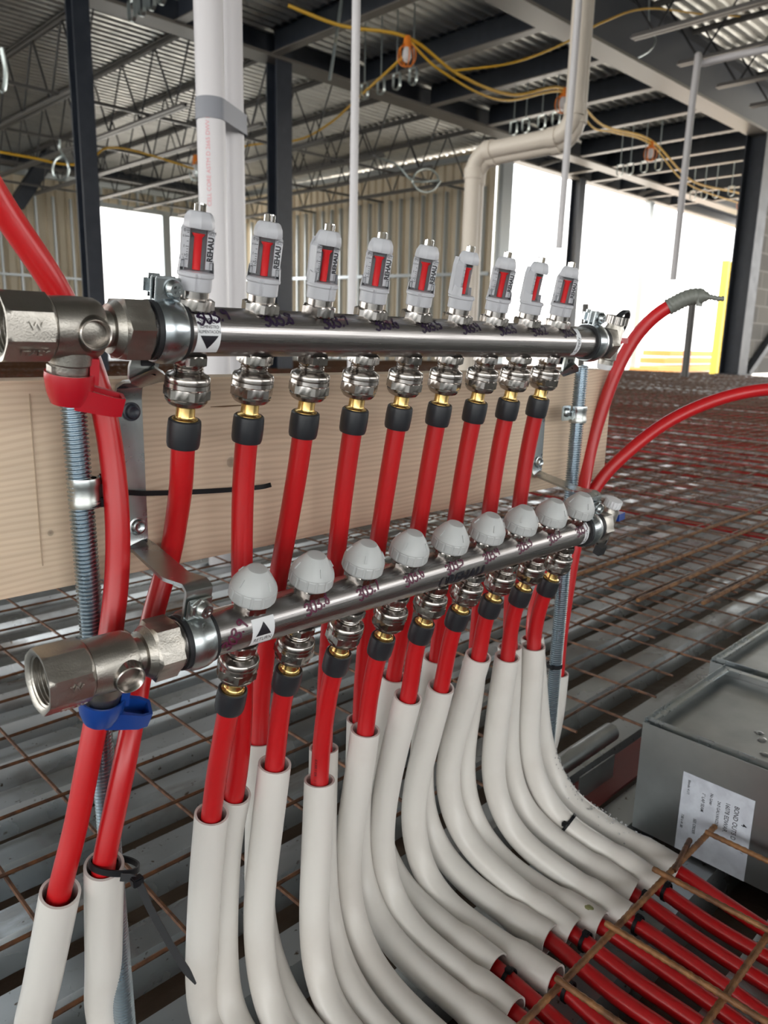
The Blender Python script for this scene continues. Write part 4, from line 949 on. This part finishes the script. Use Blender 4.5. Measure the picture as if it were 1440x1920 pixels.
# ================================================================== end pieces at the right
def end_piece(FR, x0, label, hm, hcol, loopy):
    t = thing('end_valve', tuple(FR @ V((x0+.03, 0, -.02))), label, 'valve'); X = XM(FR)
    bm = NB(); lathe(bm, [(x0, .0150), (x0+.001, .0165), (x0+.006, .0165), (x0+.007, .0150)], 40, X); obj('seal_ring', bm, m_rubber, t)
    bm = NB(); hexa(bm, x0+.006, x0+.024, .0152, X, rot=.5, ch=.002); obj('hex_union', bm, m_cast, t)
    bm = NB(); mt = FR @ M.Translation((x0+.031, 0, 0)); lathe(bm, [(-.023, .0), (-.023, .0085), (-.018, .0085), (-.017, .0100), (.016, .0100), (.018, .0088), (.021, .0088)], 32, mt); obj('vent_body', bm, m_cast, t)
    bm = NB(); kn = lambda h, r, a: r-.0006*(1 if (a*16/pi) % 2 < 1 else 0)
    lathe(bm, [(.020, .0090), (.0205, .0125 if loopy else .0095), (.0285, .0122 if loopy else .0092), (.0290, .0060), (.0290, 0)], 96, mt, rfun=kn); obj('top_cap', bm, m_nickel if loopy else m_label, t)
    bm = NB()
    if loopy:
        q = crom([mt @ V(p) for p in ((-.006, -.004, .0285), (-.002, -.006, .0335), (.006, -.005, .0350), (.0145, -.003, .030), (.0185, 0, .019), (.0165, .002, .008), (.011, .004, .003))], 6)
        ribbon(bm, q, .006, .0022, (0, 1, 0))
    else:
        q = crom([mt @ V(p) for p in ((.009, 0, -.006), (.013, -.002, -.014), (.006, -.006, -.022), (-.006, -.010, -.024))], 6); ribbon(bm, q, .005, .0022, (0, 1, 0))
        box(bm, (-.012, -.012, -.026), (.012, .008, .010), mt)
    obj('cap_strap', bm, m_rubber, t)
    bm = NB(); lathe(bm, [(-.0285, 0), (-.0285, .0075), (-.024, .0085), (-.022, .0085)], 24, mt); obj('bottom_plug', bm, m_nickel if not loopy else m_label, t)
    bm = NB(); mk = basis(mt @ V((.009, .002, .002)), FR.to_3x3() @ V((1, .1, 0)), (0, 0, 1)); lathe(bm, [(0, .0050), (.004, .0070), (.009, .0066), (.012, .0040), (.016, .0038)], 24, mk)
    box(bm, (0, 0, .018), (.006, .010, .018) if loopy else (.008, .016, .016), mk); obj('drain_handle', bm, hm, t, 35, hcol)
    return t
end_piece(SF, .735-.256, 'nickel drain valve with black strap cap at the right end of the upper manifold', m_redplastic, 'red drain handle', True)
end_piece(RF, .7195-.2789, 'nickel drain valve with blue handle at the right end of the lower manifold', m_blue, 'blue drain handle', False)

# ================================================================== sleeves and heating pipes
ZF = -.575
SL = {
'R0':[(397,1525),(385,1650),(378,1800),(379,1920)],
'B0':[(440,1488),(424,1560),(416,1735),(419,1860),(428,1920)],
'R1':[(515,1432),(500,1560),(483,1710),(489,1810),(510,1920)],
'B1':[(487,1388),(488,1560),(484,1690),(495,1780),(530,1870),(560,1920)],
'R2':[(599,1462),(595,1560),(588,1710),(590,1810),(607,1872),(632,1920)],
'B2':[(607,1402),(604,1560),(606,1680),(620,1770),(650,1845),(702,1920)],
'R3':[(685,1368),(673,1460),(655,1560),(646,1640),(655,1728),(698,1825),(757,1893),(800,1930)],
'B3':[(676,1348),(672,1480),(668,1580),(678,1660),(715,1745),(790,1835),(870,1900),(960,1960)],
'R4':[(765,1306),(727,1460),(712,1592),(735,1692),(773,1748),(855,1814),(965,1902)],
'B4':[(738,1267),(722,1350),(705,1470),(705,1560),(735,1640),(776,1690),(850,1752),(932,1817)],
'R5':[(827,1287),(803,1380),(782,1460),(772,1539),(785,1618),(806,1664),(850,1710),(924,1764),(1042,1841)],
'B5':[(818,1233),(805,1320),(790,1420),(790,1500),(812,1580),(858,1640),(925,1693),(1031,1763)],
'R6':[(897,1229),(872,1315),(850,1386),(838,1433),(838,1490),(852,1539),(880,1590),(933,1637),(1000,1695),(1075,1750)],
'B6':[(890,1240),(888,1277),(874,1362),(867,1433),(872,1500),(890,1550),(925,1600),(980,1648),(1060,1695),(1128,1738)],
'R7':[(951,1231),(937,1315),(929,1386),(922,1433),(928,1490),(955,1555),(994,1595),(1109,1675),(1173,1720)],
'B7':[(956,1212),(955,1290),(950,1380),(957,1450),(975,1510),(1020,1560),(1096,1614),(1186,1675)],
'R8':[(1000,1211),(994,1315),(989,1386),(996,1440),(1018,1495),(1050,1538),(1077,1560),(1157,1608),(1227,1659)],
'A':[(998,1195),(1004,1260),(1007,1315),(1015,1386),(1030,1440),(1062,1500),(1090,1520),(1150,1562),(1205,1592),(1270,1632)],
}
def sleeve_path(k):
    p = SL[k]; n = int(k[1]) if len(k) > 1 else 9
    x0 = .279+.05*n if k[0] == 'R' else (.256+.05*(n+1) if k[0] == 'B' else .716)
    xe = atz(*p[-1], ZF).x; off = k in ('R0', 'B0', 'R1', 'B1', 'R2', 'B2', 'R3')
    L = [0]
    for a_, b_ in zip(p, p[1:]): L.append(L[-1]+sqrt((a_[0]-b_[0])**2+(a_[1]-b_[1])**2))
    pts = [atx(q[0], q[1], x0+(xe-x0)*(l/L[-1])**1.3) for q, l in zip(p, L)]
    if off:
        last = pts[-1]; pts += [V((xe, last.y-.055, min(last.z, ZF+.004))), V((xe, last.y-.13, ZF)), V((xe, min(.27, last.y-.17), ZF))]
    for q in pts: q.z = max(q.z, ZF)
    s = smooth_pts(resample(crom(pts, 8), 70), 50, 1)
    return s
def sleeve(path, name, label, group='white sleeves around the heating pipes', bell=True):
    n = len(path)-1; tot = sum((b_-a_).length for a_, b_ in zip(path, path[1:])); rad = []; acc = 0
    path = [path[0], path[0].lerp(path[1], .05)] + path[1:]
    acc = 0; rad = []
    for i, q in enumerate(path):
        if i: acc += (q-path[i-1]).length
        rem = tot-acc; e = 0
        if bell: e = .0026 if rem < .040 else (.0026*(1-(rem-.040)/.012) if rem < .052 else 0)
        rad.append(.0133+max(e, 0))
    bm = NB(); tube(bm, path, 0, 32, rad=rad, inner=.0019); o = obj(name, bm, m_pvc, None, 60); return tag(o, label, 'pipe sleeve', group)
PATH = {k: sleeve_path(k) for k in SL}
def pipe_thing(start_mt, path, label, group, via=None, prt=None):
    """red pipe with black compression sleeve, from an outlet down through its white sleeve"""
    top = start_mt @ V((0, 0, .068)); t = thing('heating_pipe', tuple(path[-1]), label, 'pipe', group)
    d0 = (start_mt.to_3x3() @ V((0, 0, 1))).normalized(); p0 = start_mt @ V((0, 0, .063)); p1 = start_mt @ V((0, 0, .078))
    end = path[0]; d1 = (path[3]-path[0]).normalized(); Ld = (end-p1).length; mid = []
    for k in range(1, 14):
        s = k/14; h1, h2, h3, h4 = 2*s**3-3*s*s+1, s**3-2*s*s+s, -2*s**3+3*s*s, s**3-s*s
        mid.append(p1*h1+d0*(Ld*.9)*h2+end*h3+d1*(Ld*.9)*h4)
    if via: mid = [p1+d0*.008]+[V(q) for q in via]
    ins = path[0::4]; le = path[-1]
    offs = V((-.0018, -.0022, 0))
    pts = [p0, p1]+mid+[q+offs*(1 if i < 3 else 0) for i, q in enumerate(ins)]
    tail = []; yy = le.y
    q = V(le)
    for k in range(1, 9): tail.append(V((le.x-.006*k*(1 if le.x > .5 else .3)+.003*sin(k*1.3+le.x*40), le.y-.07*k, ZF-.003+.001*sin(k+le.x*30))))
    pts = smooth_pts(resample(crom(pts+[le]+tail, 4), 150), 3, 2)
    bm = NB(); tube(bm, pts, .0079, 20); obj('tube', bm, m_red, t, 60)
    if prt:
        s_, i0, sz = prt; bmt = NB(); k = 0; acc = 0; i = i0; px_ = pts[i]
        for ch in s_:
            q, qn = pts[i], pts[i+1]; T = (qn-q).normalized(); cpos = q+T*acc; nrm = -cpos; nrm = (nrm-T*nrm.dot(T)).normalized()
            nrm = (nrm + T.cross(nrm)*.55).normalized(); yv = nrm.cross(T)
            if ch != ' ': text_at(bmt, ch, sz, M.Translation(cpos+nrm*.0081) @ M((T, yv, nrm)).transposed().to_4x4())
            acc += sz*.72
            while acc > (pts[i+1]-pts[i]).length: acc -= (pts[i+1]-pts[i]).length; i += 1
        obj('print', bmt, m_ink, t, 0, 'fine black lettering')
    place('brass_stem', OM['brass_stem'], t, start_mt); place('compression_sleeve', OM['compression_sleeve'], t, start_mt, 'black compression sleeve')
    return t
def outlet_mt(FR, n): return FR @ M.Translation((.05*n, 0, 0)) @ M.Rotation(pi, 4, 'X')
for n in range(9):
    k = 'R%d' % n; sleeve(PATH[k], 'pipe_sleeve', 'white plastic sleeve around the red pipe from the lower outlet marked ' + NUM[n])
    pipe_thing(outlet_mt(RF, n), PATH[k], 'red heating pipe under the lower manifold outlet marked ' + NUM[n], 'red pipes of the lower manifold', prt=('BARRIER 1/2', 14, .0034) if n in (2, 7) else None)
# supply n=0 shares the left pair of sleeves
def straight_sleeve(px, x0, dep):
    v = ray(*px[0]); top = v*dep; v2 = ray(*px[1])
    bot = v2*(dep*px[2])
    d = (bot-top).normalized(); p2 = top+d*((ZF+.05-top.z)/d.z)
    return smooth_pts(resample(crom([top, top.lerp(p2, .33), top.lerp(p2, .66), p2, p2+V((.0, -.04, -.035)), p2+V((0, -.10, -.05)), V((p2.x, p2.y-.17, ZF))], 8), 60), 12, 1)
PL0 = straight_sleeve(((195, 1621), (194, 1900), 1.14), .187, .525)
PL1 = straight_sleeve(((113, 1672), (68, 1900), 1.10), .157, .515)
sleeve(PL0, 'pipe_sleeve', 'white plastic sleeve at the left wearing the long black cable tie')
sleeve(PL1, 'pipe_sleeve', 'leftmost white plastic sleeve, leaning to the left')
pipe_thing(outlet_mt(SF, 0), PL0, 'red heating pipe under the upper manifold outlet marked ' + NUM[0], 'red pipes of the upper manifold', via=[atx(341, 900, .258), atx(333, 960, .263), atx(320, 1040, .266), atx(293, 1130, .252), atx(270, 1230, .236), atx(240, 1400, .210), atx(215, 1520, .197)])
for n in range(1, 9):
    k = 'B%d' % (n-1); sleeve(PATH[k], 'pipe_sleeve', 'white plastic sleeve around the red pipe from the upper outlet marked ' + NUM[n])
    pipe_thing(outlet_mt(SF, n), PATH[k], 'red heating pipe under the upper manifold outlet marked ' + NUM[n], 'red pipes of the upper manifold', prt=('BARRIER 1/2', 36, .0036) if n == 4 else None)
# loose loop at the left
def pd(px, py, d): return ray(px, py)*d
lp = [pd(-60, 280, .40), pd(0, 385, .42), pd(60, 470, .435), pd(118, 560, .455), pd(160, 660, .475), pd(192, 750, .485), pd(212, 870, .495), pd(221, 980, .50), pd(220, 1080, .505), pd(209, 1180, .505), pd(190, 1300, .505), pd(165, 1430, .507), pd(140, 1560, .512), PL1[0]+V((-.001, .0, 0)), PL1[6], PL1[16], PL1[28], PL1[40], PL1[50], PL1[-1], PL1[-1]+V((0, -.1, 0))]
bm = NB(); tube(bm, smooth_pts(resample(crom(lp, 8), 120), 6, 1), .0079, 22); tag(obj('heating_pipe', bm, m_red, None, 60), 'loose red pipe curving in from the left border, behind both ball valves', 'pipe')
# two loose loops at the right, into the hidden sleeves
sleeve(PATH['A'], 'pipe_sleeve', 'white plastic sleeve nearest the metal box, beaded with water drops')
A0 = PATH['A']
la = [atx(1362, 558, .93), atx(1335, 557, .93), atx(1290, 558, .92), atx(1240, 582, .905), atx(1192, 630, .89), atx(1158, 690, .875), atx(1130, 765, .862), atx(1108, 840, .85), atx(1094, 910, .835), atx(1080, 975, .81), atx(1052, 1035, .78), atx(1018, 1095, .755), atx(1000, 1150, .728)] + [A0[0], A0[4], A0[12], A0[22], A0[34], A0[46], A0[58], A0[-1]]+[A0[-1]+V((-.012*k, -.07*k, -.002)) for k in range(1, 8)]
t = thing('heating_pipe', tuple(A0[-1]), 'loose red pipe at the right arching up to a taped free end', 'pipe')
lap = smooth_pts(resample(crom(la[2:], 6), 160), 5, 1)
bm = NB(); tube(bm, lap, .0079, 20); obj('tube', bm, m_red, t, 60)
bm = NB(); tp = smooth_pts(resample(crom([lap[3], atx(1290, 558, .92), atx(1318, 556, .93), atx(1338, 558, .932), atx(1345, 560, .933), atx(1358, 560, .935)], 6), 40), 3)
rads = [(.0095 if i < 24 else (.0095-(i-24)*.0011 if i < 30 else .0028)) + .0006*sin(i*2.3) for i in range(len(tp))]
tube(bm, tp, 0, 14, rad=rads); pfl = atx(1312, 566, .925); box(bm, pfl, (.012, .002, .010)); obj('tape_wrap', bm, mat('grey_green_tape', (.16, .17, .15), .4), t, 60, 'grey tape wrapped over the free end')
lb = [atx(1560, 728, 1.10), atx(1480, 728, 1.05), atx(1400, 735, 1.00), atx(1320, 758, .96), atx(1245, 795, .92), atx(1180, 845, .885), atx(1130, 895, .862), atx(1098, 950, .845), atx(1080, 1020, .835), atx(1066, 1100, .83), atx(1052, 1200, .825), atx(1047, 1262, .822)]
xb_ = .822; pb = [atx(1047, 1262, xb_), atx(1040, 1330, xb_), atx(1030, 1400, xb_+.0)]
pb = [pb[0], pb[1], atx(1027, 1395, .81), atx(1008, 1440, .79), atz(990, 1480, ZF+.01), atz(970, 1520, ZF)]
pb = smooth_pts(resample(crom(pb, 8), 50), 8, 1)
sleeve(pb, 'pipe_sleeve', 'white plastic sleeve standing right behind the right threaded rod')
bm = NB(); tube(bm, smooth_pts(resample(crom(lb+[pb[5], pb[12], pb[20], pb[30], pb[40], pb[-1]], 6), 130), 5, 1), .0079, 20); tag(obj('heating_pipe', bm, m_red, None, 60), 'loose red pipe arching out over the deck to the right border', 'pipe')

# cable ties on sleeves and exits
t = thing('cable_tie', tuple(PL0[0]), 'large open black cable tie with a long tail on the second sleeve from the left', 'cable tie')
d = (PL0[3]-PL0[0]).normalized(); c = PL0[0]-d*.002+V((.002, -.003, .0))
rp_ = ring_pts(c, V((.25, .15, 1)), .0125, 40, 0, 2*pi)
rp_ = [q + V((.006, -.004, -.004))*(.5+.5*cos(2*pi*i/40-5.6)) for i, q in enumerate(rp_)]
bm = NB(); ribbon(bm, rp_, .0044, .0013, (0.1, 0, 1)); obj('loop', bm, m_tie, t)
hd = pd(257, 1652, .505); bm = NB(); boxb(bm, hd, (.0075, .006, .006), .0008); obj('head', bm, m_tie, t)
bm = NB(); tl = crom([pd(226, 1645, .505), hd, pd(280, 1700, .503), pd(310, 1755, .50), pd(340, 1805, .497), pd(367, 1845, .495)], 6); ribbon(bm, tl, [.0046]*(len(tl)-4)+[.004, .003, .002, .001], .0013, V((.7, -.5, .3))); obj('tail', bm, m_tie, t)
def small_tie(path, i, r, label, w=.0036):
    a_ = path[i]; d_ = (path[min(i+1, len(path)-1)]-path[i-1]).normalized(); t_ = thing('cable_tie', tuple(a_), label, 'cable tie')
    bm = NB(); ribbon(bm, ring_pts(a_, d_, r), w, .0012, d_); obj('loop', bm, m_tie, t_)
    bm = NB(); boxb(bm, a_+V((-.2*r, -.1*r, r+.0015)) if r < .012 else a_+V((-r*.9, -.004, r*.55)), (.006, .006, .005), .0007); obj('head', bm, m_tie, t_)
small_tie(PATH['R8'], 48, .0142, 'black cable tie around the second white sleeve from the metal box')
for k, nm in (('R8', 'second'), ('B7', 'third'), ('R7', 'fourth'), ('R6', 'sixth'), ('R5', 'eighth'), ('B4', 'ninth')):
    e = PATH[k][-1]; q = [e+V((0, .01, 0)), e+V((-.001, -.014, 0)), e+V((-.002, -.03, 0))]; small_tie(q, 1, .0098, 'black cable tie at the mouth of the %s white sleeve from the metal box' % nm)
# smear on a sleeve end and water beads on the wet sleeve
e = PATH['B5'][-4]; bm = NB(); bmesh.ops.create_icosphere(bm, subdivisions=2, radius=1); bmesh.ops.transform(bm, matrix=M.Translation(PATH['B6'][-3]+V((-.002, .004, .0150))) @ M.Diagonal((.0045, .007, .0016, 1)), verts=bm.verts)
for v_ in bm.verts: v_.co += V((noise.noise(v_.co*300), noise.noise(v_.co*330), 0))*.0015
tag(obj('mortar_smear', bm, m_splat), 'greenish smear stuck on a sleeve end amid the row', 'smear')
bm = NB(); rnd = random.Random(5)
for i in range(110):
    j = rnd.randint(30, 69); q = PATH['A'][j]; dd = (PATH['A'][j]-PATH['A'][j-1]).normalized(); fr = basis(q, dd, (0, 0, 1)); th = rnd.gauss(-.1, .55); rr = .0140 if j < 50 else .0152
    pos = fr @ V((rr*cos(th), rr*sin(th), rnd.uniform(-.003, .003))); s_ = rnd.uniform(.0005, .0016)
    b2 = NB(); bmesh.ops.create_icosphere(b2, subdivisions=1, radius=s_); bmesh.ops.translate(b2, verts=b2.verts, vec=pos); join(bm, b2)
o = obj('water_drops', bm, mat('water', (.95, .97, 1), .03, trans=1.0)); tag(o, 'beads of water on the white sleeve nearest the metal box', 'water', kind='stuff')

# ================================================================== galvanized boxes at the right
def duct(x0, x1, y0, y1, z0, z1, label, front_label=False):
    t = thing('metal_duct', ((x0+x1)/2, (y0+y1)/2, z0), label, 'duct'); w = .0012
    bm = NB()
    for c_, s_ in (((x0, (y0+y1)/2, (z0+z1)/2), (w, y1-y0, z1-z0)), ((x1, (y0+y1)/2, (z0+z1)/2), (w, y1-y0, z1-z0)), (((x0+x1)/2, y1, (z0+z1)/2), (x1-x0, w, z1-z0)), (((x0+x1)/2, y0, (z0+z1)/2), (x1-x0, w, z1-z0))): boxb(bm, c_, s_, .0003)
    obj('side_panels', bm, m_galv, t)
    bm = NB(); boxb(bm, ((x0+x1)/2, (y0+y1)/2, z1-.012), (x1-x0-.002, y1-y0-.002, w), .0003); obj('end_cap', bm, m_galv, t)
    bm = NB()
    for c_, s_ in ((((x0+.006), (y0+y1)/2, z1+.0015), (.002, y1-y0-.012, .010)), (((x0+x1)/2, y1-.005, z1), (x1-x0-.012, .010, .003)), ((x1-.005, (y0+y1)/2, z1), (.010, y1-y0-.012, .003))): boxb(bm, c_, s_, .0006)
    boxb(bm, ((x0+x1)/2, y1-.001, z1+.001), (x1-x0-.004, .0016, .009), .0004)
    obj('folded_flange', bm, m_zinc, t)
    return t
td = duct(.850, 1.098, .02, .393, -.605, -.458, 'galvanized duct section with white shipping label at the lower right')
duct(1.112, 1.42, .02, .42, -.605, -.462, 'second galvanized duct section standing behind the labelled one')
# label on the front face
c = [atx(*q, .8488) for q in ((1278, 1450), (1413, 1495), (1398, 1655), (1268, 1590))]
ym, zm = sum(q.y for q in c)/4, sum(q.z for q in c)/4; lw = ((c[0]-c[1]).length+(c[3]-c[2]).length)/2; lh = ((c[0]-c[3]).length+(c[1]-c[2]).length)/2
bm = NB(); box(bm, (.8490, ym, zm), (.0003, lw, lh)); lab = obj('shipping_label', bm, m_ductlabel, td, 0)
bm = NB(); LB = M.Translation((.8486, ym, zm)) @ M((V((0, 0, -1)), V((0, -1, 0)), V((-1, 0, 0)))).transposed().to_4x4()
# text x runs down, text y runs to the right of the label
for s_, u, v_, sz in (('4', -.16, .40, .0095), ('BOND OUTS D', -.14, .28, .0078), ('16078 EDWAR.', -.16, .16, .0072), ('24.0 GALVANIZED', -.16, .04, .0050), ('No Liner', -.30, -.07, .0050), ('1" LAP SEAM', -.22, -.18, .0055), ('SEE ORDER', .12, -.26, .0050), ('Blende: 4.1/1', -.33, -.40, .0045), ('7.00 x 41.00', .12, -.44, .0045), ('Qty:1', .14, .42, .0050), ('Pc# 2', .12, .32, .0040)):
    text_at(bm, s_, sz, LB @ M.Translation((u*lh, v_*lw, 0)), .82, bold=.00004)
obj('label_print', bm, m_ink, lab, 0)
# puddle on the cap
bm = NB(); rnd = random.Random(3)
for i in range(60):
    cx_, cy_ = .955+rnd.gauss(0, .035), .235+rnd.gauss(0, .028); b2 = NB(); s_ = rnd.uniform(.002, .009); bmesh.ops.create_icosphere(b2, subdivisions=2, radius=1)
    bmesh.ops.transform(b2, matrix=M.Translation((cx_, cy_, -.4692)) @ M.Diagonal((s_, s_*rnd.uniform(.6, 1.3), .0012, 1)), verts=b2.verts); join(bm, b2)
o = obj('puddle', bm, mat('puddle_water', (.9, .92, .93), .05, trans=.9)); tag(o, 'splashed rain water lying on the labelled duct cap', 'water', kind='stuff')
# bent strips of deck flashing by the box
for i, (pa, pb, w_, lab_) in enumerate((((1045, 1440), (1145, 1372), .03, 'shiny bent metal closure strip left of the duct, upper one'), ((1085, 1480), (1150, 1435), .035, 'shiny bent metal closure strip left of the duct, lower one'))):
    a_, b_ = atz(*pa, -.575), atz(*pb, -.575); bm = NB()
    if i == 0:
        pts = [a_-V((.1, 0, 0)), b_]; tube(bm, resample(pts, 6), .014, 20)
    else:
        dd = (b_-a_).normalized(); m_ = (a_+b_)/2; mt = basis(m_, dd, (0, 0, 1)); boxb(bm, (0, 0, 0), (w_, .002, (b_-a_).length), .0006, mt)
    tag(obj('metal_closure', bm, m_galv), lab_, 'metal strip')
# red steel edge seen left of the duct
a_, b_ = atz(1105, 1440, -.6), atz(1200, 1345, -.6); bm = NB(); box(bm, ((a_.x+b_.x)/2+.15, .47, -.604), (.75, .05, .004)); tag(obj('red_primed_plate', bm, mat('red_primer', (.16, .02, .018), .5), smooth=0), 'dark red primed steel strip lying on the deck left of the duct', 'plate')
